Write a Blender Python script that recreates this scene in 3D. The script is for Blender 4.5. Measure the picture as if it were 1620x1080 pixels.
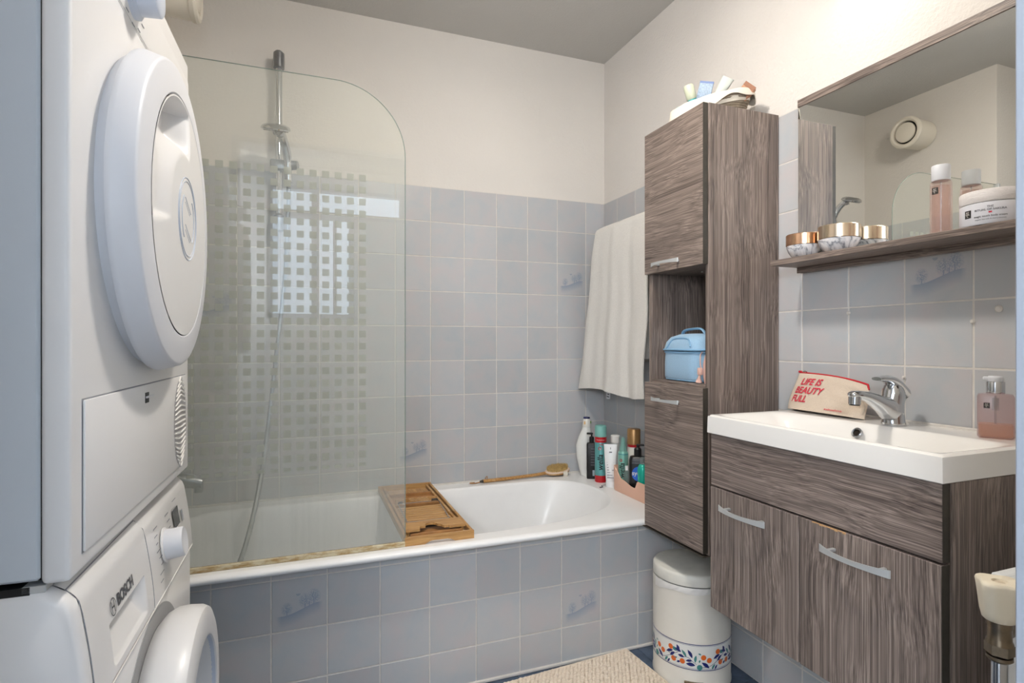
import bpy, bmesh, math, random
from mathutils import Matrix, Vector, Euler, noise as mnoise
random.seed(7)
PI = math.pi
H = 1.09            # height of the lens above the floor; everything below is written relative to the lens, then lifted by H at the end
sc = bpy.context.scene
C = sc.collection
for o in list(bpy.data.objects): bpy.data.objects.remove(o)

# ------------------------------------------------------------------ camera, world, lights, exposure
cam_d = bpy.data.cameras.new('camera'); cam = bpy.data.objects.new('camera', cam_d); C.objects.link(cam)
cam.location = (0, 0, 0); cam.rotation_euler = (PI/2, 0, -math.radians(20.84))
cam_d.sensor_width = 36; cam_d.lens = 889.8/1620*36; cam_d.shift_y = 1.5/1620; cam_d.clip_start = .01
sc.camera = cam
sc.view_settings.view_transform = 'Standard'; sc.view_settings.look = 'None'
sc.view_settings.gamma = 1; sc.view_settings.use_curve_mapping = False
sc.view_settings.exposure = -0.22
def lin(c):
    if isinstance(c, str): c = [int(c[i:i+2], 16)/255 for i in (0, 2, 4)]
    return tuple(((x+.055)/1.055)**2.4 if x > .04045 else x/12.92 for x in c)+(1,)
w = bpy.data.worlds.new('sky'); sc.world = w; w.use_nodes = True
w.node_tree.nodes['Background'].inputs[0].default_value = lin((.85, .91, 1.0)); w.node_tree.nodes['Background'].inputs[1].default_value = 7.0
def area(name, loc, rot, sx, sy, power, col, shape='RECTANGLE', portal=False, spread=None):
    l = bpy.data.lights.new(name, 'AREA'); l.shape = shape; l.size = sx; l.size_y = sy; l.energy = power; l.color = lin(col)[:3]
    if spread: l.spread = spread
    o = bpy.data.objects.new(name, l); C.objects.link(o); o.location = loc; o.rotation_euler = rot
    if portal: l.cycles.is_portal = True
    return o
def bulb(name, loc, r, power, col):
    l = bpy.data.lights.new(name, 'POINT'); l.shadow_soft_size = r; l.energy = power; l.color = lin(col)[:3]
    o = bpy.data.objects.new(name, l); C.objects.link(o); o.location = loc; return o
bulb('ceiling_lamp_light', (.49, 1.10, 1.215), .08, 17.5, (1, .968, .93))
area('ceiling_lamp_glow', (.49, 1.10, 1.245), (0, 0, 0), .16, .16, 14, (1, .968, .93), 'DISK')
area('mirror_lamp_light', (1.30, .95, .985), (0, math.radians(6), 0), .06, .24, .5, (1, .97, .93))
area('window_portal', (.3, -1.2, .7), (PI/2, 0, 0), 1.05, 1.05, 1, (1, 1, 1), portal=True)
bulb('hall_fill_light', (-.66, -.88, .50), .18, 84, (.95, .97, 1))  # added fill light, out of view in the hall, brightens the low surfaces

# ------------------------------------------------------------------ helpers
class MB:
    def __init__(s): s.v = []; s.f = []
    def raw(s, vs, fs, M=None):
        b = len(s.v)
        for p in vs:
            p = Vector(p)
            s.v.append(tuple(M @ p if M else p))
        s.f += [tuple(i+b for i in f) for f in fs]; return s
    def box(s, x0, x1, y0, y1, z0, z1, bev=0, seg=1, M=None):
        if bev <= 0:
            vs = [(x, y, z) for x in (x0, x1) for y in (y0, y1) for z in (z0, z1)]
            return s.raw(vs, [(0,1,3,2),(4,6,7,5),(0,4,5,1),(2,3,7,6),(0,2,6,4),(1,5,7,3)], M)
        bm = bmesh.new(); bmesh.ops.create_cube(bm, size=1)
        for v in bm.verts: v.co = Vector(((x0+x1)/2+v.co.x*(x1-x0), (y0+y1)/2+v.co.y*(y1-y0), (z0+z1)/2+v.co.z*(z1-z0)))
        bmesh.ops.bevel(bm, geom=bm.edges[:], offset=bev, segments=seg, affect='EDGES', profile=.5)
        bm.verts.index_update(); s.raw([v.co.copy() for v in bm.verts], [[v.index for v in f.verts] for f in bm.faces], M); bm.free(); return s
    def rings(s, R, closed=True, cap0=True, cap1=True, M=None):
        n = len(R[0]); vs = [p for r in R for p in r]; fs = []
        for i in range(len(R)-1):
            for j in range(n if closed else n-1):
                k = (j+1) % n; fs.append((i*n+j, i*n+k, (i+1)*n+k, (i+1)*n+j))
        if cap0 and closed: fs.append(tuple(range(n-1, -1, -1)))
        if cap1 and closed: fs.append(tuple((len(R)-1)*n+j for j in range(n)))
        return s.raw(vs, fs, M)
    def lathe(s, prof, n=32, M=None, sx=1, sy=1, cap0=True, cap1=True, a0=0):
        return s.rings([[(r*sx*math.cos(a0+2*PI*j/n), r*sy*math.sin(a0+2*PI*j/n), z) for j in range(n)] for r, z in prof], True, cap0, cap1, M)
    def tube(s, pts, r, n=10, M=None, sq=1.0, up=None):
        pts = [Vector(p) for p in pts]; N = len(pts); rs = r if isinstance(r, (list, tuple)) else [r]*N
        R = []; prev = None
        for i, p in enumerate(pts):
            t = (pts[min(i+1, N-1)]-pts[max(i-1, 0)]).normalized()
            if prev is None:
                u = Vector(up) if up else (Vector((0, 0, 1)) if abs(t.z) < .9 else Vector((1, 0, 0)))
            else: u = prev
            u = (u-t*u.dot(t)).normalized(); prev = u; w_ = t.cross(u)
            R.append([p+(u*math.cos(2*PI*j/n)*sq+w_*math.sin(2*PI*j/n))*rs[i] for j in range(n)])
        return s.rings(R, M=M)
    def poly(s, pts, z0, z1, M=None):
        n = len(pts); vs = [(x, y, z0) for x, y in pts]+[(x, y, z1) for x, y in pts]
        fs = [tuple(range(n-1, -1, -1)), tuple(range(n, 2*n))]+[(i, (i+1) % n, n+(i+1) % n, n+i) for i in range(n)]
        return s.raw(vs, fs, M)
    def grid(s, fn, nu, nv, M=None, flip=False):
        vs = [fn(i/nu, j/nv) for i in range(nu+1) for j in range(nv+1)]; m = nv+1; fs = []
        for i in range(nu):
            for j in range(nv):
                f = (i*m+j, (i+1)*m+j, (i+1)*m+j+1, i*m+j+1); fs.append(f[::-1] if flip else f)
        return s.raw(vs, fs, M)
    def sheet(s, fn, nu, nv, th, M=None):
        """closed thick sheet: fn(u,v)->(point, normal)"""
        A = []; B = []
        for i in range(nu+1):
            for j in range(nv+1):
                p, nrm = fn(i/nu, j/nv); p = Vector(p); nrm = Vector(nrm); A.append(p); B.append(p+nrm*th)
        m = nv+1; K = len(A); fs = []
        q = lambda i, j: i*m+j
        for i in range(nu):
            for j in range(nv):
                fs.append((q(i,j), q(i,j+1), q(i+1,j+1), q(i+1,j))); fs.append((K+q(i,j), K+q(i+1,j), K+q(i+1,j+1), K+q(i,j+1)))
        for i in range(nu):
            fs.append((q(i,0), q(i+1,0), K+q(i+1,0), K+q(i,0))); fs.append((q(i,nv), K+q(i,nv), K+q(i+1,nv), q(i+1,nv)))
        for j in range(nv):
            fs.append((q(0,j), K+q(0,j), K+q(0,j+1), q(0,j+1))); fs.append((q(nu,j), q(nu,j+1), K+q(nu,j+1), K+q(nu,j)))
        return s.raw(A+B, fs, M)
    def mesh(s, name, smooth=None):
        me = bpy.data.meshes.new(name); me.from_pydata(s.v, [], s.f); me.update()
        bm = bmesh.new(); bm.from_mesh(me); bmesh.ops.recalc_face_normals(bm, faces=bm.faces[:]); bm.to_mesh(me); bm.free()
        if smooth:
            me.shade_smooth(); me.set_sharp_from_angle(angle=math.radians(smooth))
        return me
    def build(s, name, mat, parent=None, smooth=35, loc=None, rot=None):
        me = s.mesh(name, smooth)
        if mat: me.materials.append(mat)
        return link(name, me, parent, loc, rot)
def link(name, data, parent=None, loc=None, rot=None):
    o = bpy.data.objects.new(name, data); C.objects.link(o)
    if parent: o.parent = parent
    if loc: o.location = loc
    if rot: o.rotation_euler = rot
    return o
def tag(o, label=None, cat=None, group=None, kind=None):
    if label: o['label'] = label
    if cat: o['category'] = cat
    if group: o['group'] = group
    if kind: o['kind'] = kind
    return o
def thing(name, label, cat, loc=(0, 0, 0), rz=0, group=None, rot=None):
    o = link(name, None, None, loc, rot or (0, 0, rz)); o.empty_display_size = .05
    return tag(o, label, cat, group)
def T(x=0, y=0, z=0): return Matrix.Translation((x, y, z))
def R(a, ax): return Matrix.Rotation(a, 4, ax)
def sstep(a, b, x):
    t = max(0, min(1, (x-a)/(b-a))); return t*t*(3-2*t)
def crv(pts, n=8):
    """Catmull-Rom through points"""
    P = [Vector(p) for p in pts]; out = []
    for i in range(len(P)-1):
        a = P[max(i-1, 0)]; b = P[i]; c = P[i+1]; d = P[min(i+2, len(P)-1)]
        for k in range(n):
            t = k/n; out.append(.5*((2*b)+(c-a)*t+(2*a-5*b+4*c-d)*t*t+(3*b-a-3*c+d)*t**3))
    out.append(P[-1]); return out
def text(name, s, size, mat, parent, M, wrap=None, ext=.0002, shear=0, align='CENTER', line=1.0, bold=0):
    cu = bpy.data.curves.new(name, 'FONT'); cu.body = s; cu.size = size; cu.extrude = ext; cu.shear = shear; cu.align_x = align; cu.align_y = 'CENTER'
    cu.space_line = line; cu.resolution_u = 3; cu.offset = bold
    to = bpy.data.objects.new(name, cu); C.objects.link(to)
    me = bpy.data.meshes.new_from_object(to.evaluated_get(bpy.context.evaluated_depsgraph_get())); bpy.data.objects.remove(to)
    if wrap or name == 'lettering':
        tb_ = bmesh.new(); tb_.from_mesh(me); bmesh.ops.triangulate(tb_, faces=tb_.faces[:])
        for _ in range(2):
            es = [e for e in tb_.edges if e.calc_length() > .0035]
            if es: bmesh.ops.subdivide_edges(tb_, edges=es, cuts=1); bmesh.ops.triangulate(tb_, faces=tb_.faces[:])
        tb_.to_mesh(me); tb_.free()
    for v in me.vertices:
        p = v.co.copy()
        if M is not None and wrap is None: v.co = M @ p
        elif wrap:
            if M is not None: p = M @ p
            r, a0, z0, sy = wrap; a = a0+p.x/r; v.co = Vector(((r+p.z+.0003)*math.cos(a), (r*sy+p.z+.0003)*math.sin(a), z0+p.y))
    me.materials.clear(); me.materials.append(mat); me.name = name
    return link(name, me, parent)

# ------------------------------------------------------------------ materials
class G:
    """small node graph helper"""
    def __init__(s, name):
        s.m = bpy.data.materials.new(name); s.m.use_nodes = True; s.t = s.m.node_tree; s.n = s.t.nodes; s.l = s.t.links
        s.b = s.n['Principled BSDF']; s.out = s.n['Material Output']
    def node(s, typ, **k):
        n = s.n.new(typ)
        for a, v in k.items(): setattr(n, a, v)
        return n
    def set(s, sock, v):
        if hasattr(v, 'is_linked') or isinstance(v, bpy.types.NodeSocket): s.l.new(v, sock)
        else: sock.default_value = v
    def math(s, op, a, b=0.0, c=None, clamp=False):
        n = s.node('ShaderNodeMath', operation=op, use_clamp=clamp); s.set(n.inputs[0], a); s.set(n.inputs[1], b)
        if c is not None: s.set(n.inputs[2], c)
        return n.outputs[0]
    def coord(s, kind='Object', scale=(1, 1, 1), rot=(0, 0, 0), off=None):
        t = s.node('ShaderNodeTexCoord'); m = s.node('ShaderNodeMapping'); s.l.new(t.outputs[kind], m.inputs[0])
        m.inputs['Scale'].default_value = scale; m.inputs['Rotation'].default_value = rot
        if off: m.inputs['Location'].default_value = off
        return m.outputs[0]
    def noise(s, vec, scale, detail=2, rough=.5, dist=0):
        n = s.node('ShaderNodeTexNoise'); s.l.new(vec, n.inputs['Vector']); n.inputs['Scale'].default_value = scale
        n.inputs['Detail'].default_value = detail; n.inputs['Roughness'].default_value = rough; n.inputs['Distortion'].default_value = dist
        return n.outputs['Fac']
    def ramp(s, fac, stops):
        n = s.node('ShaderNodeValToRGB'); s.l.new(fac, n.inputs[0]); e = n.color_ramp.elements
        while len(e) < len(stops): e.new(.5)
        for i, (p, c) in enumerate(stops): e[i].position = p; e[i].color = c if len(c) == 4 else tuple(c)+(1,)
        return n.outputs[0]
    def mix(s, fac, a, b, blend='MIX'):
        n = s.node('ShaderNodeMix', data_type='RGBA', blend_type=blend); s.set(n.inputs[0], fac); s.set(n.inputs[6], a); s.set(n.inputs[7], b); return n.outputs[2]
    def bump(s, h, strength=.3, dist=.002):
        n = s.node('ShaderNodeBump'); s.l.new(h, n.inputs['Height']); n.inputs['Strength'].default_value = strength; n.inputs['Distance'].default_value = dist
        s.l.new(n.outputs[0], s.b.inputs['Normal']); return n
    def base(s, v): s.set(s.b.inputs['Base Color'], v)
    def rough(s, v): s.set(s.b.inputs['Roughness'], v)
def plain(name, col, rough=.5, metal=0, coat=0, var=0, bump=0, bscale=400, spec=None, vscale=8):
    g = G(name); c = lin(col)
    if var:
        nz = g.noise(g.coord(), vscale, 4, .6)
        g.base(g.ramp(nz, [(.3, tuple(x*(1-var) for x in c[:3])+(1,)), (.7, tuple(min(1, x*(1+var)) for x in c[:3])+(1,))]))
    else: g.base(c)
    g.rough(rough); g.b.inputs['Metallic'].default_value = metal; g.b.inputs['Coat Weight'].default_value = coat
    if spec is not None: g.b.inputs['Specular IOR Level'].default_value = spec
    if bump: g.bump(g.noise(g.coord(), bscale, 3, .6), bump, .001)
    return g.m
def plaster(name, col, strength, scale=150):
    g = G(name); v = g.coord(); g.base(g.ramp(g.noise(v, 2.2, 3), [(.3, lin([x*.975 for x in col])), (.7, lin(col))])); g.rough(.85)
    a = g.noise(v, scale, 3, .55); b = g.noise(v, scale*.35, 2, .5)
    g.bump(g.math('ADD', a, g.math('MULTIPLY', b, .6)), strength, .004); return g.m
M_PLW = plaster('white_plaster', (.88, .86, .83), .33, 95)
M_PLR = plaster('rough_white_plaster', (.885, .865, .84), .62, 120)
M_CEIL = plaster('ceiling_plaster', (.79, .78, .76), .30, 110)
M_HALL = plaster('hall_paint', (.86, .87, .88), .05)
M_GROUT = plain('grout', (.83, .81, .78), .9, var=.08, vscale=30)
M_GROUTD = plain('floor_grout', (.66, .67, .68), .9, var=.1)
M_DOORP = plain('door_frame_paint', (.63, .665, .715), .4, bump=.02)
def tile_mat(name, deco=False, base=(.722, .724, .728), lean=.03):
    g = G(name); v = g.coord(); oi = g.node('ShaderNodeObjectInfo'); rnd = oi.outputs['Random']
    vv = g.node('ShaderNodeVectorMath', operation='ADD'); g.l.new(v, vv.inputs[0])
    cx = g.node('ShaderNodeCombineXYZ'); g.l.new(g.math('MULTIPLY', rnd, 40), cx.inputs[0]); g.l.new(g.math('MULTIPLY', rnd, 17), cx.inputs[2]); g.l.new(cx.outputs[0], vv.inputs[1])
    n1 = g.noise(vv.outputs[0], 11, 3, .55, .4); b = base
    pink = (b[0]+.018, b[1]-.002, b[2]-.004); blue = (b[0]-.022, b[1]-.006, b[2]+.002)
    col = g.ramp(n1, [(.32, lin(blue)), (.5, lin(b)), (.68, lin(pink))])
    n2 = g.noise(vv.outputs[0], 160, 2, .6)
    col = g.mix(g.math('MULTIPLY', g.math('GREATER_THAN', n2, .62), .10), col, lin((.76, .76, .77)))
    sh = g.math('ADD', g.math('MULTIPLY', rnd, .10), .95)
    cm = g.node('ShaderNodeVectorMath', operation='SCALE'); g.l.new(col, cm.inputs[0]); g.l.new(sh, cm.inputs['Scale']); col = cm.outputs[0]
    if deco:
        s3 = g.node('ShaderNodeSeparateXYZ'); g.l.new(v, s3.inputs[0]); X = s3.outputs[0]; Z = s3.outputs[2]
        sm = g.node('ShaderNodeMapRange', interpolation_type='SMOOTHSTEP'); g.l.new(X, sm.inputs[0]); sm.inputs[1].default_value = -.045; sm.inputs[2].default_value = .058
        sm.inputs[3].default_value = -.030; sm.inputs[4].default_value = -.003; hz = sm.outputs[0]
        dlt = g.math('SUBTRACT', hz, Z)
        below = g.math('MULTIPLY', g.math('GREATER_THAN', dlt, 0), g.math('SUBTRACT', 1, g.math('DIVIDE', dlt, .034), clamp=True))
        inx = g.math('SUBTRACT', 1, g.math('MULTIPLY', g.math('SUBTRACT', g.math('ABSOLUTE', X), .050), 80), clamp=True)
        hill = g.math('MULTIPLY', below, inx)
        trees = 0.0; dots = g.noise(v, 420, 3, .7)
        dm = g.math('MULTIPLY', g.math('SUBTRACT', dots, .42), 7, clamp=True)
        for cx_, cz_, rx_, rz_ in [(-.034, -.012, .016, .020), (.016, .006, .020, .022), (.038, .014, .020, .025)]:
            dx = g.math('DIVIDE', g.math('SUBTRACT', X, cx_), rx_); dz = g.math('DIVIDE', g.math('SUBTRACT', Z, cz_), rz_)
            rr = g.math('ADD', g.math('MULTIPLY', dx, dx), g.math('MULTIPLY', dz, dz))
            trees = g.math('MAXIMUM', trees, g.math('MULTIPLY', g.math('SUBTRACT', 1.1, rr, clamp=True), dm))
        for tx in (-.034, .014, .026, .038):
            tr = g.math('MULTIPLY', g.math('LESS_THAN', g.math('ABSOLUTE', g.math('SUBTRACT', X, tx)), .0011), g.math('MULTIPLY', g.math('GREATER_THAN', g.math('SUBTRACT', Z, hz), -.001), g.math('LESS_THAN', g.math('SUBTRACT', Z, hz), .012)))
            trees = g.math('MAXIMUM', trees, tr)
        dx = g.math('ADD', X, .004); dz = g.math('SUBTRACT', Z, .028); rm = g.math('SQRT', g.math('ADD', g.math('MULTIPLY', dx, dx), g.math('MULTIPLY', dz, dz)))
        moon = g.math('MULTIPLY', g.math('LESS_THAN', rm, .006), g.math('LESS_THAN', dz, .0005))
        mk = g.math('MAXIMUM', g.math('MAXIMUM', g.math('MULTIPLY', hill, .55), g.math('MULTIPLY', trees, .62)), g.math('MULTIPLY', moon, .4))
        col = g.mix(mk, col, lin((.40, .49, .62)))
    g.base(col); g.rough(.32); g.b.inputs['Specular IOR Level'].default_value = .4
    g.bump(g.noise(vv.outputs[0], 18, 2), .10, .004); return g.m
M_TILE = tile_mat('wall_tile_glaze'); M_DECO = tile_mat('decorated_tile_glaze', True)
def floor_tile_mat():
    g = G('slate_blue_floor_tile'); v = g.coord('Object'); n = g.noise(g.coord('Object', (1, 1, 1)), 14, 5, .65)
    g.base(g.ramp(n, [(.3, lin((.20, .25, .33))), (.7, lin((.36, .42, .50)))])); g.rough(.35); g.bump(n, .2, .002); return g.m
M_FTILE = floor_tile_mat()
def wood_mat(name, axis, dark=(.26, .22, .20), light=(.665, .60, .555), seed=0):
    """dark brown-grey laminate, fine streaks along axis"""
    g = G(name); sc_ = [46, 46, 46]; sc_[axis] = .13; lo = [5, 5, 5]; lo[axis] = .35
    off = (seed*3.1, seed*1.7, seed*2.3)
    wv = g.noise(g.coord('Object', tuple(1.0 if k == axis else 2.2 for k in range(3)), off=off), 2.4, 2, .5)
    co = g.coord('Object', (1, 1, 1), off=off)
    add = g.node('ShaderNodeVectorMath', operation='ADD'); g.l.new(co, add.inputs[0])
    cb = g.node('ShaderNodeCombineXYZ'); d = g.math('MULTIPLY', g.math('SUBTRACT', wv, .5), .038)
    for k in range(3):
        if k != axis: g.l.new(d, cb.inputs[k])
    g.l.new(cb.outputs[0], add.inputs[1])
    def scaled(s3):
        n = g.node('ShaderNodeVectorMath', operation='MULTIPLY'); g.l.new(add.outputs[0], n.inputs[0]); n.inputs[1].default_value = s3; return n.outputs[0]
    fine = g.noise(scaled(tuple(sc_)), 9, 3, .62); mid = g.noise(scaled(tuple(sc_)), 2.6, 3, .6); broad = g.noise(scaled(tuple(lo)), 2.6, 2, .5)
    f = g.math('ADD', g.math('MULTIPLY', fine, .60), g.math('ADD', g.math('MULTIPLY', mid, .28), g.math('MULTIPLY', broad, .16)))
    dk = lin(dark); lt = lin(light); md = lin([(a+b)/2*.98 for a, b in zip(dark, light)])
    g.base(g.ramp(f, [(.37, dk), (.51, md), (.675, lt)])); g.rough(.48)
    g.bump(f, .25, .0015); return g.m
M_WH = wood_mat('streaked_wood_horizontal', 1); M_WV = wood_mat('streaked_wood_vertical', 2, seed=1)
M_WVD = wood_mat('streaked_wood_vertical_front', 2, (.26, .222, .205), (.66, .60, .56), seed=2); M_WX = wood_mat('streaked_wood_depth', 0, seed=3)
M_WHV = wood_mat('streaked_wood_vanity_panel', 1, (.25, .213, .198), (.65, .588, .55), seed=4)
M_EDGE = plain('dark_edge_band', (.22, .20, .17), .5, var=.2, vscale=60)
M_BLACKIN = plain('cabinet_painted_shade', (.10, .09, .085), .8)  # near-black colour stands in for the shade deep inside the cabinets
M_ENAMEL = plain('white_enamel', (.945, .945, .94), .38, coat=.1, var=.02)
M_DECK = plain('marbled_tub_deck', (.865, .85, .82), .3, var=.06, vscale=14)
M_CER = plain('white_ceramic', (.93, .92, .90), .18, coat=.4)
M_APP = plain('appliance_white', (.885, .88, .875), .33, coat=.1)
M_APP2 = plain('appliance_side_shaded', (.76, .785, .81), .4)  # white sides, with their shade and cool daylight put into the colour
M_PLAST = plain('white_plastic', (.84, .845, .86), .42)
M_BEZ = plain('appliance_bluegrey_plastic', (.76, .79, .84), .35)
M_CHROME = plain('chrome', (.80, .81, .82), .12, 1)
M_CHROMED = plain('dull_chrome', (.62, .63, .64), .28, 1, var=.15, vscale=30)
M_STEEL = plain('brushed_handle_metal', (.80, .81, .81), .42, .55)
M_DARK = plain('near_black', (.06, .06, .065), .5)
M_TXT = plain('grey_print', (.30, .30, .32), .6)
M_TXTL = plain('pale_grey_print', (.55, .56, .58), .6)
M_MIRROR = plain('mirror_silvering', (.965, .97, .96), .005, 1)
M_RED = plain('red_print', (.80, .20, .28), .7)
M_REDZ = plain('red_zip', (.74, .06, .14), .6)
def cloth_mat(name, col, scale, st, var=.06, dist=.003):
    g = G(name); v = g.coord(); c = lin(col); n = g.noise(v, scale, 4, .7); 
    g.base(g.ramp(n, [(.3, tuple(x*(1-var*2.2) for x in c[:3])+(1,)), (.6, c)])); g.rough(.95); g.b.inputs['Specular IOR Level'].default_value = .1
    g.b.inputs['Sheen Weight'].default_value = .2; g.bump(n, st, dist); return g.m
M_TOWEL = cloth_mat('cream_terry', (.955, .94, .91), 330, .9, .07, .004)
M_MAT = cloth_mat('cream_chenille', (.94, .88, .80), 500, .5)
M_CANVAS = cloth_mat('natural_canvas', (.83, .765, .69), 700, .4, .10, .001)
M_LINER = cloth_mat('cream_cotton_liner', (.90, .87, .81), 500, .3)
M_BLUE = cloth_mat('light_blue_faux_leather', (.60, .73, .83), 300, .12, .05)
M_BLUEP = plain('blue_piping', (.50, .67, .80), .5)
M_PINKSTRAP = plain('pink_leather', (.86, .70, .64), .5)
def bamboo_mat():
    g = G('bamboo'); v = g.coord('Object', (9, 1.2, 20)); n = g.noise(v, 12, 4, .6); n2 = g.noise(g.coord(), 14, 3)
    c = g.ramp(n, [(.3, lin((.60, .42, .22))), (.7, lin((.80, .62, .38)))]); c = g.mix(g.math('MULTIPLY', g.math('GREATER_THAN', n2, .62), .25), c, lin((.88, .78, .62)))
    g.base(c); g.rough(.45); return g.m
M_BAM = bamboo_mat()
def bam2():
    g = G('bamboo_crosswise'); n = g.noise(g.coord('Object', (1.2, 14, 20)), 12, 4, .6)
    g.base(g.ramp(n, [(.3, lin((.64, .46, .26))), (.7, lin((.80, .63, .40)))])); g.rough(.45); return g.m
M_BAM2 = bam2()
M_BAMD = plain('bamboo_dark_board', (.64, .45, .25), .5, var=.2, vscale=40)
M_CREAMPL = plain('aged_cream_plastic', (.91, .87, .78), .4, var=.03)
M_BRASS = plain('dull_nickel_brass', (.52, .47, .40), .33, 1, var=.2, vscale=60)
M_RAD = plain('radiator_white', (.87, .88, .88), .35)
M_SHEL = plain('vent_plastic', (.88, .85, .79), .45)

def glass_mat(name, tint, haze=.0, hazecol=(.8, .8, .78), squares=False, streak=False):
    """thin clear sheet: straight-through transmission, Schlick reflection, a little surface haze"""
    g = G(name); n = g.n; n.remove(g.b)
    lw = g.node('ShaderNodeLayerWeight'); lw.inputs[0].default_value = .5
    fr = g.math('ADD', .045, g.math('MULTIPLY', g.math('POWER', lw.outputs['Facing'], 5), .9))
    tr = g.node('ShaderNodeBsdfTransparent'); tr.inputs[0].default_value = lin(tint)
    gl = g.node('ShaderNodeBsdfGlossy'); gl.inputs['Roughness'].default_value = .0; gl.inputs[0].default_value = (1, 1, 1, 1)
    m1 = g.node('ShaderNodeMixShader'); g.l.new(fr, m1.inputs[0]); g.l.new(tr.outputs[0], m1.inputs[1]); g.l.new(gl.outputs[0], m1.inputs[2])
    df = g.node('ShaderNodeBsdfDiffuse'); df.inputs[0].default_value = lin(hazecol)
    tl = g.node('ShaderNodeBsdfTranslucent'); tl.inputs[0].default_value = lin(hazecol)
    ad = g.node('ShaderNodeMixShader'); ad.inputs[0].default_value = .5; g.l.new(df.outputs[0], ad.inputs[1]); g.l.new(tl.outputs[0], ad.inputs[2])
    hz = haze
    if streak:
        s3 = g.node('ShaderNodeSeparateXYZ'); tc = g.node('ShaderNodeTexCoord'); g.l.new(tc.outputs['Object'], s3.inputs[0]); X = s3.outputs[0]; Z = s3.outputs[2]
        st = g.noise(g.coord('Object', (30, 1, .8)), 2, 4, .6); lowz = g.node('ShaderNodeMapRange'); g.l.new(Z, lowz.inputs[0])
        lowz.inputs[1].default_value = .55; lowz.inputs[2].default_value = -.45; lowz.inputs[3].default_value = 0; lowz.inputs[4].default_value = 1
        hz = g.math('ADD', haze*.62, g.math('MULTIPLY', g.math('MULTIPLY', g.math('ADD', g.math('MULTIPLY', st, .5), .5), lowz.outputs[0]), haze*.75))
        # etched squares: 14 columns by 24 rows
        fx = g.math('FRACT', g.math('DIVIDE', g.math('ADD', X, 1.0-.005), .0342)); fz = g.math('FRACT', g.math('DIVIDE', g.math('ADD', Z, 1.0+.006), .0352))
        sq = g.math('MULTIPLY', g.math('LESS_THAN', fx, .55), g.math('LESS_THAN', fz, .55))
        ins = g.math('MULTIPLY', g.math('LESS_THAN', X, .192), g.math('MULTIPLY', g.math('LESS_THAN', Z, .500), g.math('GREATER_THAN', Z, -.362)))
        sqm = g.math('MULTIPLY', g.math('MULTIPLY', sq, ins), .64)
    m2 = g.node('ShaderNodeMixShader'); g.set(m2.inputs[0], hz); g.l.new(m1.outputs[0], m2.inputs[1]); g.l.new(ad.outputs[0], m2.inputs[2])
    fin = m2
    if streak:
        d2 = g.node('ShaderNodeBsdfDiffuse'); d2.inputs[0].default_value = lin((.72, .73, .69)); t2 = g.node('ShaderNodeBsdfTranslucent'); t2.inputs[0].default_value = lin((.84, .85, .81))
        a2 = g.node('ShaderNodeMixShader'); a2.inputs[0].default_value = .45; g.l.new(d2.outputs[0], a2.inputs[1]); g.l.new(t2.outputs[0], a2.inputs[2])
        fin = g.node('ShaderNodeMixShader'); g.l.new(sqm, fin.inputs[0]); g.l.new(m2.outputs[0], fin.inputs[1]); g.l.new(a2.outputs[0], fin.inputs[2])
    g.l.new(fin.outputs[0], g.out.inputs[0]); return g.m
M_SGLASS = glass_mat('shower_glass', (.990, .993, .986), .20, (.86, .87, .84), True, True)
M_GEDGE = plain('glass_edge_green', (.44, .50, .47), .2)
M_PANE = glass_mat('window_glass', (.98, .99, .99))
M_PORT = glass_mat('porthole_glass', (.45, .48, .50), .05)
M_PINKG = glass_mat('pink_glass', (.988, .955, .948), .08, (.94, .80, .77))
M_PINKP = glass_mat('pink_clear_plastic', (.95, .91, .91), .26, (.86, .77, .77))
M_AMBER = glass_mat('amber_liquid', (.98, .90, .83), .36, (.95, .80, .66))
M_CLEAR = glass_mat('clear_plastic', (.93, .95, .95), .22, (.8, .85, .85))
M_WATERG = glass_mat('teal_clear', (.4, .8, .75), .5, (.2, .72, .66))

# ------------------------------------------------------------------ setting
FZ = -H; CZ = 1.347; XL = -.435; XR = 1.3826; YB = 2.3825; YP = 1.718
RZ = -.6146; TH = .006; GAP = .0034
def struct(name, mb, mat, smooth=None, label=None):
    o = mb.build(name, mat, None, smooth); o['kind'] = 'structure'
    if label: o['label'] = label
    o['category'] = name.split('_')[0]
    return o
floor = struct('floor', MB().box(-2, 2.4, -1.4, 2.5, FZ-.1, FZ-.006), M_GROUTD)
ceiling = struct('ceiling', MB().box(-2, 2.4, -1.4, 2.5, CZ, CZ+.1), M_CEIL)
wall_back = struct('wall_back', MB().box(-1.0, XR+.1, YB+.004, YB+.12, FZ, CZ), M_PLW)
wall_right = struct('wall_right', MB().box(XR+.004, XR+.12, .25, YB+.004, FZ, CZ), M_PLR)
wall_left = struct('wall_left', MB().box(-1.0, XL-.004, YP-.01, YB+.004, FZ, CZ).box(-1.0, -.93, .25, YP-.01, FZ, CZ), M_PLW)
# near wall with the doorway the photographer stands in
wall_front = struct('wall_front', MB().box(-1.0, -.30, .25, .37, FZ, CZ).box(.745, XR+.004, .25, .37, FZ, CZ).box(-.30, .745, .25, .37, 1.0, CZ), M_PLW)
dfm = struct('door_1', MB().box(-.30, -.275, .235, .385, FZ, 1.0, .002).box(.72, .745, .235, .373, FZ, 1.0, .002).box(-.275, .72, .235, .385, .975, 1.0, .002), M_DOORP)
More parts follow.
